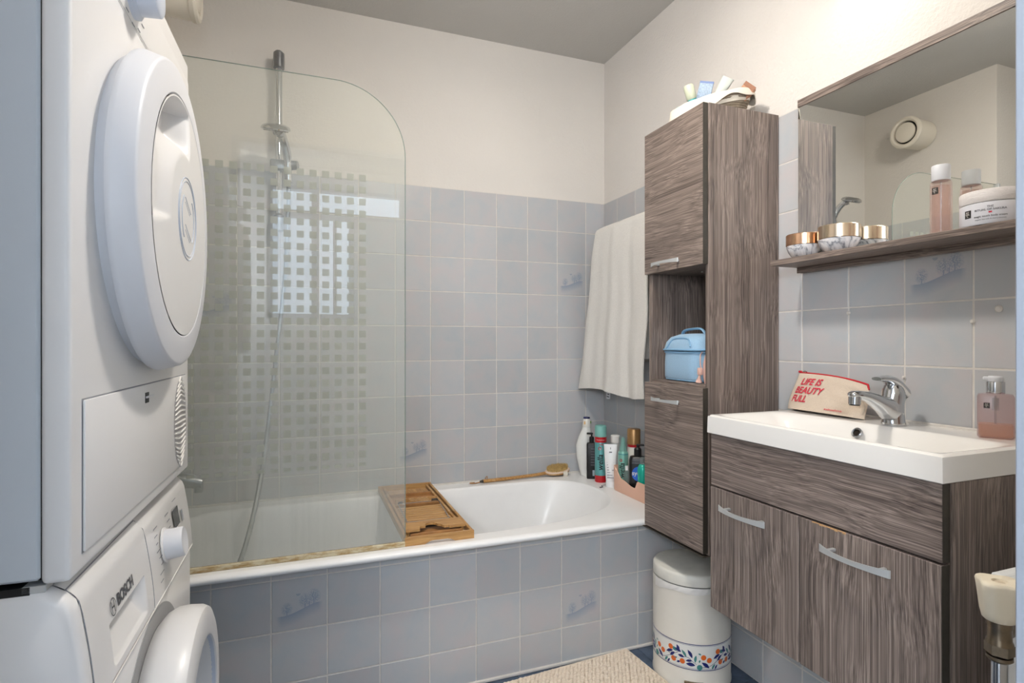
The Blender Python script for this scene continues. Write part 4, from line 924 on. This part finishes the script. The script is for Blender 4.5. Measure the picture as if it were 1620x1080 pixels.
mb = MB(); mb.sheet(lambda u, v: ((.022-.020*v*0+.018*(v-.5), -.036*math.cos(u*PI*.9-.2)*1.0, -.012+.016*math.sin(u*PI*.9-.2)*-1+.014), (0, 0, 1)), 16, 3, .0012, Mb)
mb = MB(); mb.sheet(lambda u, v: ((.012+.022*v, -.034-.004*math.sin(u*PI), .010-.026*u), (0, -1, 0)), 10, 3, .0016, Mb)
mb.build('cotton_strap', M_LINER, br, 60)

# ------------------------------------------------------------------ bottles at the tub corner
def bottle(name, label, x, y, z, rz=0, cat='bottle', group=None): return thing(name, label, cat, (x, y, z), rz, group)
Z0 = RZ+.0004
cA = -PI/2-.55     # label direction: towards the lens
wb = bottle('lotion_bottle', 'large white curved lotion bottle with dark blue cap top in the tub corner', 1.240, 2.312, Z0, math.radians(-28))
rgs = []
for z, rx, ry, ox_ in ((0, .022, .017, .006), (.004, .025, .019, .006), (.03, .028, .022, .002), (.09, .036, .024, -.003), (.14, .037, .023, -.003), (.18, .030, .020, .002), (.215, .020, .017, .008), (.225, .019, .016, .008)):
    rgs.append([(ox_+rx*math.cos(2*PI*k/28), ry*math.sin(2*PI*k/28), z) for k in range(28)])
MB().rings(rgs).build('bottle_body', plain('glossy_white_plastic', (.90, .90, .88), .25), wb, 60)
MB().lathe([(.0185, .2255), (.0195, .228), (.0165, .258), (.014, .262)], 26, T(.009, 0, 0)).build('cap', plain('cap_white', (.88, .87, .84), .35), wb)
MB().lathe([(.014, .2622), (.016, .264), (.014, .270), (0, .272)], 26, T(.009, 0, 0), sy=.8).build('cap_top', plain('dark_blue_cap', (.10, .11, .30), .3), wb)
MB().box(.018, .027, -.0135, -.0125, .240, .252).build('sticker', plain('green_sticker', (.35, .55, .15), .5), wb, None, None, (0, 0, .35))
MB().box(-.004, .004, -.0185, -.0175, .238, .252).build('sticker', plain('tan_sticker', (.85, .70, .50), .5), wb, None)
MB().box(.008, .024, -.0245, -.0235, .075, .115).build('label_patch', plain('blue_patch', (.45, .50, .64), .5), wb, None)
sb = bottle('shampoo_bottle', 'black pump bottle between the white lotion and the teal spray can', 1.243, 2.252, Z0, math.radians(-28))
loft(MB(), [(.021, .015, .006, 0, 0, 0), (.0225, .0165, .007, .003, 0, 0), (.0225, .0165, .008, .152, 0, 0), (.020, .014, .008, .160, 0, 0), (.010, .010, .009, .163, 0, 0)]).build('bottle_body', M_DARK, sb, 50)
MB().lathe([(.0105, .163), (.0105, .185), (.0085, .188), (.004, .189), (.004, .200)], 20).box(-.022, .006, -.006, .006, .198, .206, .002).build('pump', plain('black_pump', (.03, .03, .03), .4), sb, None)
for k in range(7): MB().box(-.004, .014, -.0172, -.0166, .060+k*.012, .066+k*.012).build('print_line', M_TXT, sb, None)
MB().box(.004, .018, -.0173, -.0166, .014, .040, .0003).build('label_patch', plain('pale_patch', (.6, .65, .68), .5), sb, None)
M_TEALM = plain('metallic_teal', (.38, .64, .64), .3, .35); M_REDC = plain('can_red', (.70, .08, .12), .3)
def wella(name, label, x, y, z, h, r, redbase=True, mint=False):
    o = bottle(name, label, x, y, z)
    body = plain('can_teal', (.40, .66, .66), .32, .3) if not mint else plain('can_mint', (.50, .72, .66), .3, .3)
    if redbase:
        MB().lathe([(r*.94, 0), (r, .004), (r, .030)], 32).build('base_band', M_REDC, o)
        MB().lathe([(r, .0302), (r, h*.69), (r*.98, h*.70)], 32).build('can_body', body, o)
        MB().lathe([(r*1.0, h*.70), (r*1.0, h*.795)], 32).build('red_collar', M_REDC, o)
        MB().lathe([(r*.99, h*.796), (r*.99, h*.955), (r*.93, h*.985), (r*.8, h*.995), (0, h)], 32).build('cap', plain('cap_teal', (.48, .70, .66), .4), o)
        text('lettering', 'wella', .034, M_DARK, o, R(PI/2, 'Z'), wrap=(r, cA, .088, 1), bold=.0007, shear=.2)
        text('print', 'PROFESSIONAL', .0055, M_WH_T, o, None, wrap=(r, cA, h*.745, 1))
        mbx = MB(); mbx.raw([((r+.0004)*math.cos(cA-.12+.0075*math.cos(t)/r), (r+.0004)*math.sin(cA-.12+.0075*math.cos(t)/r), h*.60+.0075*math.sin(t)) for t in [2*PI*k/16 for k in range(16)]], [tuple(range(16))])
        mbx.build('red_emblem', M_REDC, o, None)
        mbx = MB()
        for k in (0, 1): mbx.grid(lambda u, v, k=k: ((r+.0004)*math.cos(cA+.15+(u-.5)*.7), (r+.0004)*math.sin(cA+.15+(u-.5)*.7), h*(.655+.018*k)+.002*v), 5, 1)
        mbx.build('print_line', M_REDC, o, None)
    else:
        MB().lathe([(r*.94, 0), (r, .004), (r, h*.66), (r*.95, h*.685), (r*.80, h*.70)], 32).build('can_body', body, o)
        MB().lathe([(r*1.005, h*.648), (r*1.005, h*.658)], 32, cap0=False, cap1=False).build('blue_ring', plain('ring_blue', (.10, .50, .58), .3), o)
        MB().lathe([(r*.78, h*.70), (r*.55, h*.80), (r*.35, h*.92), (r*.3, h*.95)], 24).build('spray_nozzle', plain('nozzle_mint', (.48, .72, .66), .4), o)
        MB().lathe([(r*.86, h*.705), (r*.80, h*.94), (r*.72, h*.985), (0, h)], 28, cap0=False).build('clear_cap', M_CLEAR, o)
        text('lettering', 'wella', .030, M_DARK, o, R(PI/2, 'Z'), wrap=(r, cA-.2, h*.36, 1), bold=.0005, shear=.2)
        mbx = MB(); mbx.raw([((r+.0004)*math.cos(cA-.45+.006*math.cos(t)/r), (r+.0004)*math.sin(cA-.45+.006*math.cos(t)/r), h*.545+.006*math.sin(t)) for t in [2*PI*k/16 for k in range(16)]], [tuple(range(16))])
        mbx.build('red_emblem', M_REDC, o, None)
    return o
wella('hair_spray_can', 'tall teal and red hair spray can on the tub corner ledge', 1.252, 2.186, Z0, .250, .0262)
tb = bottle('cream_tube', 'white squeeze tube standing on its cap in front of the pink organiser', 1.246, 2.092, Z0, math.radians(-32), 'tube')
MB().lathe([(.019, 0), (.020, .002), (.020, .024), (.019, .026)], 28, sy=.85).build('cap', plain('tube_cap', (.92, .92, .92), .3), tb)
MB().rings([[(w_*math.cos(2*PI*k/28), d_*math.sin(2*PI*k/28), z) for k in range(28)] for w_, d_, z in ((.020, .017, .027), (.022, .0165, .06), (.025, .012, .12), (.0275, .0035, .166), (.028, .0012, .180))]).build('tube_body', plain('tube_white', (.93, .93, .93), .35), tb, 50)
mb = MB()
for k in range(9): mb.box(-.014, .014-.006*(k % 3), -.0188+.0013*k, -.0160+.0013*k, .040+k*.0105, .0435+k*.0105)
mb.build('small_print', plain('light_print', (.62, .62, .64), .6), tb, None)
MB().box(-.001, .001, -.0085, -.006, .160, .168).box(-.006, .006, -.0095, -.007, .146, .150).build('print_mark', M_TXT, tb, None)
pt = bottle('white_cap_bottle', 'clear bottle with a white screw cap behind the white squeeze tube', 1.310, 2.160, Z0)
MB().lathe([(.019, 0), (.021, .003), (.021, .165), (.018, .172)], 26).build('bottle_body', plain('grey_translucent', (.72, .73, .72), .3), pt)
MB().lathe([(.0195, .173), (.020, .175), (.020, .203), (.018, .205), (0, .205)], 28).build('cap', plain('cap_white_two', (.93, .92, .90), .4), pt)
# bits on the ledge
hr = thing('hair_tie', 'thin dark hair tie lying on the ledge below the teal spray can', 'hair tie', (1.222, 2.105, Z0), .4)
MB().tube(crv([(-.030, .0, .002), (-.018, -.008, .002), (-.010, .006, .003), (.002, .010, .002), (.018, .004, .003), (.028, .010, .002)], 6), .0011, 6).build('cord', M_TXT, hr)
MB().tube(crv([(-.030, 0, .002), (-.034, -.006, .002), (-.024, -.010, .003), (-.018, -.004, .003)], 5), .0016, 6).build('knot', M_TXT, hr)

# organiser box
ob = thing('organiser_box', 'pink plastic organiser with a scooped front on the tub corner ledge', 'box', (1.305, 1.925, Z0))
bx0, bx1, by0, by1 = -.074, .070, -.125, .125
def topz(y):   # front wall height along y (far +)
    k = (by1-y)/(by1-by0)
    return .102-.044*sstep(.03, .30, k)-.014*sstep(.3, .62, k)+.030*sstep(.66, .74, k)
P = rrect((bx1-bx0)/2, (by1-by0)/2, .016, 5); P = [(x+(bx0+bx1)/2, y) for x, y in P]
def dens(P):
    out = []
    for i in range(len(P)):
        a, b = P[i], P[(i+1) % len(P)]; L = math.hypot(b[0]-a[0], b[1]-a[1]); n = max(1, int(L/.006))
        for k in range(n): out.append((a[0]+(b[0]-a[0])*k/n, a[1]+(b[1]-a[1])*k/n))
    return out
P = dens(P)
def hz_(x, y):
    t = sstep(bx1, bx0+.004, x); return topz(y) if x < bx0+.018 else (.102 if y > 0 else .094)
rg = [[(x*.97, y*.97, 0) for x, y in P], [(x, y, .004) for x, y in P], [(x*1.01, y*1.005, hz_(x, y)) for x, y in P], [(x*.985-.0, y*.985, hz_(x, y)) for x, y in P], [(x*.965, y*.965, .004) for x, y in P]]
MB().rings(rg, cap0=True, cap1=True).build('box_shell', plain('pink_plastic', (.90, .72, .62), .45), ob, 50)
zi = Z0+.0045
wella('setting_spray', 'mint green foam spray with a clear cap in the pink organiser', 1.263, 2.020, zi, .226, .0205, redbase=False, mint=True)
gb = bottle('gold_cap_bottle', 'white hair bottle with a gold cap at the back of the pink organiser', 1.322, 2.066-.035, zi)
MB().lathe([(.024, 0), (.026, .004), (.026, .165), (.024, .172)], 28).build('bottle_body', plain('bottle_cream', (.88, .86, .82), .35), gb)
MB().lathe([(.0262, .1722), (.0262, .183)], 28).build('red_collar', M_REDC, gb)
MB().lathe([(.0272, .183), (.0272, .243), (.025, .247), (0, .247)], 32).build('cap', plain('matt_gold', (.66, .51, .33), .38, .5), gb)
sy = bottle('hair_gel_bottle', 'black pump bottle with a round blue label in the pink organiser', 1.272, 1.926, zi, math.radians(-33))
loft(MB(), [(.031, .019, .012, 0, 0, 0), (.034, .022, .014, .004, 0, 0), (.034, .022, .014, .140, 0, 0), (.030, .019, .014, .153, 0, 0), (.014, .013, .012, .157, 0, 0)]).build('bottle_body', plain('satin_black', (.05, .05, .06), .35), sy, 50)
MB().lathe([(.0145, .157), (.0145, .183), (.010, .189), (.0055, .190), (.0055, .197)], 20).box(-.006, .026, -.006, .006, .196, .203, .002).build('pump', plain('black_pump_two', (.03, .03, .035), .4), sy, None)
MB().poly([(.027*math.cos(2*PI*k/32), .029*math.sin(2*PI*k/32)) for k in range(32)], 0, .0004, T(.004, -.0222, .088) @ R(PI/2, 'X')).build('blue_label', plain('label_blue', (.12, .38, .78), .35), sy, None)
text('lettering', 'syoss', .024, M_WH_T, sy, T(.003, -.0230, .090) @ R(PI/2, 'X'), bold=.0004)
text('print', 'PROFESSIONAL', .0055, M_TXTL, sy, T(-.004, -.0224, .130) @ R(PI/2, 'X'))
mb = MB()
for k in range(3): mb.box(-.004+.006*k, -.0015+.006*k, -.0226, -.0222, .028, .052-.005*k)
mb.build('blue_print', plain('print_blue', (.15, .35, .7), .4), sy, None)
tl_ = bottle('teal_bottle', 'small shiny teal bottle with a clear cap at the right of the organiser', 1.258, 1.870, zi)
MB().lathe([(.012, 0), (.018, .006), (.020, .08), (.0205, .118), (.015, .132), (.011, .135)], 24).build('bottle_body', plain('shiny_teal', (.13, .68, .60), .2, .2), tl_)
MB().lathe([(.0115, .136), (.0115, .160), (0, .161)], 20).build('cap', M_CLEAR, tl_)
cb_ = bottle('clear_mini_bottle', 'tiny clear bottle with a white cap in the pink organiser', 1.249, 1.970, zi)
MB().lathe([(.012, 0), (.0135, .003), (.0135, .075), (.008, .088), (.006, .090)], 20).build('bottle_body', M_CLEAR, cb_)
MB().lathe([(.0065, .0905), (.0065, .108), (0, .109)], 16).build('cap', plain('mini_cap', (.9, .9, .9), .4), cb_)

# ------------------------------------------------------------------ dryer
AW = .30
dr = thing('tumble_dryer', 'white tumble dryer with a round door stacked on the washing machine', 'tumble dryer', (-.2235, 1.045, -.262), math.radians(88.4))
MB().box(-AW, AW, 0, .0275, 0, .842, .006, 3).build('front_frame', M_APP, dr, 40)
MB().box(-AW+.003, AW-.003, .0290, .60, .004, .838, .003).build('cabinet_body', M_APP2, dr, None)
MB().box(-AW+.006, AW-.006, .02, .032, .006, .834).build('seam_gap', M_DARK, dr, None)
Mfr = R(PI/2, 'X')   # lathe z -> outwards (-y)
def outw(p): return p
DC = (0, 0, .462); Md = T(*DC) @ R(PI/2, 'X')
dd = MB().lathe([(.232, 0), (.232, .010), (.2425, .0130), (.2440, .017), (.2435, .021), (.2375, .0425), (.2355, .0450), (.2320, .0465), (.1910, .0500), (.1895, .0490), (.1882, .0480), (.1880, .006)], 96, Md, cap0=True, cap1=True).build('door_ring', M_PLAST, dr, 30)
def discf(u, v):
    a = 2*PI*u; r = .1878*v**.8 if v > 0 else 0
    zz = .0500+.0065*(1-(r/.188)**2)
    # grip recess: upper-left quarter, deepest at the top
    ad = math.degrees(a) % 360   # 0 = right (far side), 90 = up
    amask = sstep(76, 84, ad)*(1-sstep(186, 192, ad))
    depth = .009+.028*(1-sstep(98, 165, ad))
    rin = .128; rout = .181
    rm_ = sstep(rin-.030, rin+.016, r)*(1-sstep(rout-.001, rout+.004, r))
    zz -= depth*amask*rm_
    return (r*math.cos(a), r*math.sin(a), zz)
MB().grid(discf, 240, 60, Md).build('door_disc', M_APP, dr, 50)
lg = MB()
def circ(r, z, a0=0, a1=2*PI, n=48, c=(0, 0)): return [(c[0]+r*math.cos(a0+(a1-a0)*k/n), c[1]+r*math.sin(a0+(a1-a0)*k/n), z) for k in range(n+1)]
lg.tube(circ(.066, .0560), .0009, 6, Md).tube(circ(.060, .0563), .0006, 6, Md)
for s_ in (-1, 1):
    lg.tube([(s_*p[0], p[1], p[2]) for p in circ(.044, .0566, -.85, .85, 14)], .0007, 6, Md)
for s_ in (-1, 1):
    lg.tube([(-.020, s_*.022+.010, .0564), (.020, s_*.022-.010, .0566)], .0007, 6, Md); lg.tube([(-.020, s_*.022+.002, .0564), (.012, s_*.022-.014, .0566)], .0005, 6, Md)
lg.build('embossed_emblem', M_BEZ, dr)
# lower flap with round grille
fl = MB().box(-.268, .268, -.0035, -.0003, .022, .196, .0015, 2).build('service_flap', M_APP, dr, 40)
MB().box(-.2695, .2695, -.0004, .0003, .0205, .1975, 0).build('flap_shadow_gap', M_TXTL, dr, None)
MB().box(-.030, -.012, -.0045, -.0030, .168, .184).build('latch_opening', M_DARK, fl, None)
MB().box(-.030, .010, -.0065, -.0040, .1755, .1785, .0005).build('latch_tab', M_PLAST, fl, None)
gr = MB(); gcx, gcz = .208, .108
for k in range(19):
    zc_ = gcz-.0765+k*.0085; pts = []
    for j in range(15):
        t = j/14*2-1; hw = .047*math.sqrt(max(0, 1-((zc_-gcz)/.080)**2)); x = gcx+t*hw
        z = zc_+.010*(1-abs(t)**1.3*1.0)*(1 if k > 9 else -1 if k < 9 else 0)*min(1, abs(k-9)/5)
        pts.append((x, -.0044, z))
    gr.tube(pts, [.0005]+[.0021]*13+[.0005], 6)
tag(gr.build('vent_louvres', M_CER, fl), kind='stuff')
MB().poly([(gcx+.050*math.cos(2*PI*k/40), gcz+.083*math.sin(2*PI*k/40)) for k in range(40)], 0, .0004, T(0, -.0036, 0) @ R(PI/2, 'X')).build('grille_well', plain('grille_shade', (.62, .61, .61), .5), fl, None)
# control panel, leaning back slightly
cp = MB(); prf = [(-.0012, .727), (-.0022, .729), (-.001, .80), (.004, .832), (.014, .8425)]
cp.rings([[(x, y, z) for y, z in prf] for x in (-.296, .296)], closed=False); cp.box(-.297, .297, -.001, .02, .7245, .7262)
cp.build('control_panel', M_APP, dr, 50)
MB().box(-.292, -.165, -.0026, -.0010, .735, .812, .0008).build('tank_drawer', M_APP, dr, None)
kb = MB().lathe([(.036, 0), (.036, .006), (.0300, .010), (.0285, .034), (.026, .036), (0, .036)], 48, T(-.085, -.0015, .770) @ R(PI/2, 'X')).build('dial_knob', M_BEZ, dr, 40)
for k in range(12):
    a = 2*PI*k/12; MB().box(-.085+.055*math.cos(a)-.006, -.085+.055*math.cos(a)+.006, -.0028, -.0020, .770+.046*math.sin(a)-.001, .770+.046*math.sin(a)+.0006).build('scale_mark', M_TXTL, dr, None)

# ------------------------------------------------------------------ washing machine
wm = thing('washing_machine', 'white front-loading washing machine under the tumble dryer', 'washing machine', (-.2155, 1.045, FZ), math.radians(89.2))
WT = .820                       # top
def panel_prof(z):              # y of the leaning control panel at height z
    t = (z-.668)/(WT-.668); return -.004+.020*t**1.5+.022*max(0, (t-.80)/.20)**2.5
pr = [(0, .02), (0, .667)]
MB().box(-AW, AW, 0, .045, .015, .6665, .004, 2).build('front_plate', M_APP, wm, 40)
z_ = [.668+(WT-.668)*k/16 for k in range(17)]
def surround(mb, xa, xb, back=0, ea=0, eb=0):
    sd_ = [(panel_prof(z)+back, z) for z in z_]+[(.075, WT), (.075, .668)]; rg = []
    for x, e in ((xa, ea), (xa+ea, 0), (xb-eb, 0), (xb, eb)): rg.append([(x, y+e if i < 17 else y, z-(e if 14 < i < 18 else 0)) for i, (y, z) in enumerate(sd_)])
    return mb.rings(rg)
surround(MB(), -AW, -.2778, 0, .006, 0).build('panel_end', M_APP, wm, 50)
surround(MB(), -.0162, AW, 0, 0, .004).build('control_panel', M_APP, wm, 50)
surround(MB(), -.2778, -.0162, .042).build('drawer_housing', M_APP, wm, 50)
MB().box(-AW+.002, AW-.002, .048, .58, .015, WT-.002, .004, 2).build('cabinet_body', M_APP2, wm, 40)
MB().box(-AW+.0005, -AW+.0025, .062, .50, .10, WT-.062, .001).build('side_pressing', M_APP2, wm, None)
MB().box(-AW+.004, AW-.004, .05, .55, WT-.002, WT+.0065).build('stacking_gap_shade', M_DARK, wm, None)  # dark slab stands in for the shade between the two machines
for xa in (-AW+.004, AW-.024): MB().box(xa, xa+.02, .036, .058, WT-.001, WT+.0067, .001).build('stacking_bracket', M_STEEL, wm, None)
for sx_ in (-1, 1):
    for yy in (.05, .52): MB().lathe([(.02, 0), (.02, .008), (.012, .010), (.012, .018)], 16, T(sx_*.26, yy, 0)).build('foot', M_DARK, wm)
MB().box(-.2985, .2985, -.0052, .001, .6655, .6685, .001).build('trim_line', M_CER, wm, None)
# detergent drawer front with scooped grip
def drawf(u, v):
    z = .672+(.1475)*v; x = -.2772+.2604*u; y = panel_prof(z)-.0010
    # grip: x -.19..-.045, z .690...735 ; deep under the top edge, sloping out to the bottom
    gx = sstep(-.212, -.196, x)*(1-sstep(-.066, -.050, x)); kz = (z-.682)/.056
    gz = 0 if kz < 0 or kz > 1 else sstep(0, .06, kz)*(1-sstep(.97, 1, kz))*(.12+.88*kz**1.1)
    return (x, y+.036*gx*gz, z)
MB().grid(drawf, 130, 120).build('detergent_drawer', M_APP, wm, 30)
sm_ = MB().tube([(-.0165, panel_prof(.672+.14*k/10)-.0012, .672+.14*k/10) for k in range(11)], .0006, 5).tube([(-.2775, panel_prof(.672+.14*k/10)-.0008, .672+.14*k/10) for k in range(11)], .0006, 5).tube([(-.2775, panel_prof(.8125)-.001, .8125), (-.0165, panel_prof(.8125)-.001, .8125)], .0009, 5)
sm_.build('drawer_seam', M_TXTL, wm)
def ontop(o, dy=-.0021):
    for v in o.data.vertices: v.co.y = panel_prof(v.co.z)+dy+v.co.y*.2
    return o
ontop(text('lettering', 'BOSCH', .0215, M_TXT, wm, T(-.140, 0, .7525) @ R(PI/2, 'X'), bold=.0006))
e_ = MB(); c_ = (-.192, .7525)
e_.tube([(x, 0, z) for x, z, _ in circ(.0105, 0, n=28, c=c_)], .0008, 5)
for s_ in (-1, 1): e_.tube([(c_[0]+s_*.0045, 0, c_[1]-.0075), (c_[0]+s_*.0045, 0, c_[1]+.0075)], .0009, 5)
e_.tube([(c_[0]-.0045, 0, c_[1]), (c_[0]+.0045, 0, c_[1])], .0011, 5)
ontop(e_.build('round_emblem', M_TXT, wm))
kx, kz_ = .082, .7385; tl = math.atan((panel_prof(.76)-panel_prof(.72))/.04)
Mk = T(kx, panel_prof(kz_)-.0012, kz_) @ R(PI/2-tl*1.0, 'X')
MB().lathe([(.0300, 0), (.0300, .002), (.0285, .003)], 40, Mk).build('knob_collar', M_APP, wm)
MB().lathe([(.0260, .003), (.0250, .028), (.0235, .0305), (.0165, .0300), (.012, .0285), (0, .028)], 40, Mk).build('programme_knob', M_PLAST, wm, 40)
for k in range(14):
    s_ = -1 if k < 8 else 1; kk = k if k < 8 else k-8
    z = .782-.0125*kk; x = kx+s_*.040+s_*.006*math.sin(kk); L = .016-.004*(kk % 3)
    if s_ > 0 and z < .755: z -= .0
    ontop(MB().box(x-L, x+L*.6, -.0004, 0, z-.0012, z+.0006).build('scale_mark', M_TXTL, wm, None))
ontop(MB().grid(lambda u, v: (.158+.044*u, 0, .742+.034*v), 3, 6).build('display', plain('display_dark', (.26, .26, .27), .25), wm, None), -.0024)
for k in range(4): ontop(MB().box(.160+.012*k, .166+.012*k, -.0004, 0, .728-.002*(k % 2), .731).build('button_mark', M_TXTL, wm, None))
ontop(MB().box(.222, .234, -.0004, 0, .738, .760).build('start_button', M_TXTL, wm, None))
ontop(MB().box(.170, .200, -.0004, 0, .790, .7912).build('small_print', M_TXTL, wm, None))
# porthole door
DW = (0, 0, .452); Mw = T(*DW) @ R(PI/2, 'X')
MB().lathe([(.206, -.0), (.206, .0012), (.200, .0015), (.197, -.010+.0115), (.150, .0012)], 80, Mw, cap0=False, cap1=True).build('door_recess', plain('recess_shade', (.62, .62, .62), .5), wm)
pdn = MB().lathe([(.176, .002), (.1885, .012), (.1945, .024), (.1955, .040), (.1935, .058), (.1890, .0665), (.1800, .0700), (.1480, .0725), (.1440, .0715), (.1400, .060), (.1300, .030)], 96, Mw, cap0=True, cap1=False).build('door_ring', M_APP, wm, 30)
MB().lathe([(.1425, .069), (.1370, .046), (.1275, .024), (.1260, .020)], 80, Mw, cap0=False, cap1=False).build('inner_bezel', M_BEZ, pdn, 40)
MB().lathe([(.1290, .028), (.110, .034), (.07, .038), (0, .040)], 64, Mw, cap0=False, cap1=False).build('porthole_glass', M_PORT, pdn, 50)
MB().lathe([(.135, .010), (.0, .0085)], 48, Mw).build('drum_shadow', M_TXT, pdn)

# ------------------------------------------------------------------ lift everything onto the floor level z = 0
for o in bpy.data.objects:
    if o.parent is None: o.location.z += H
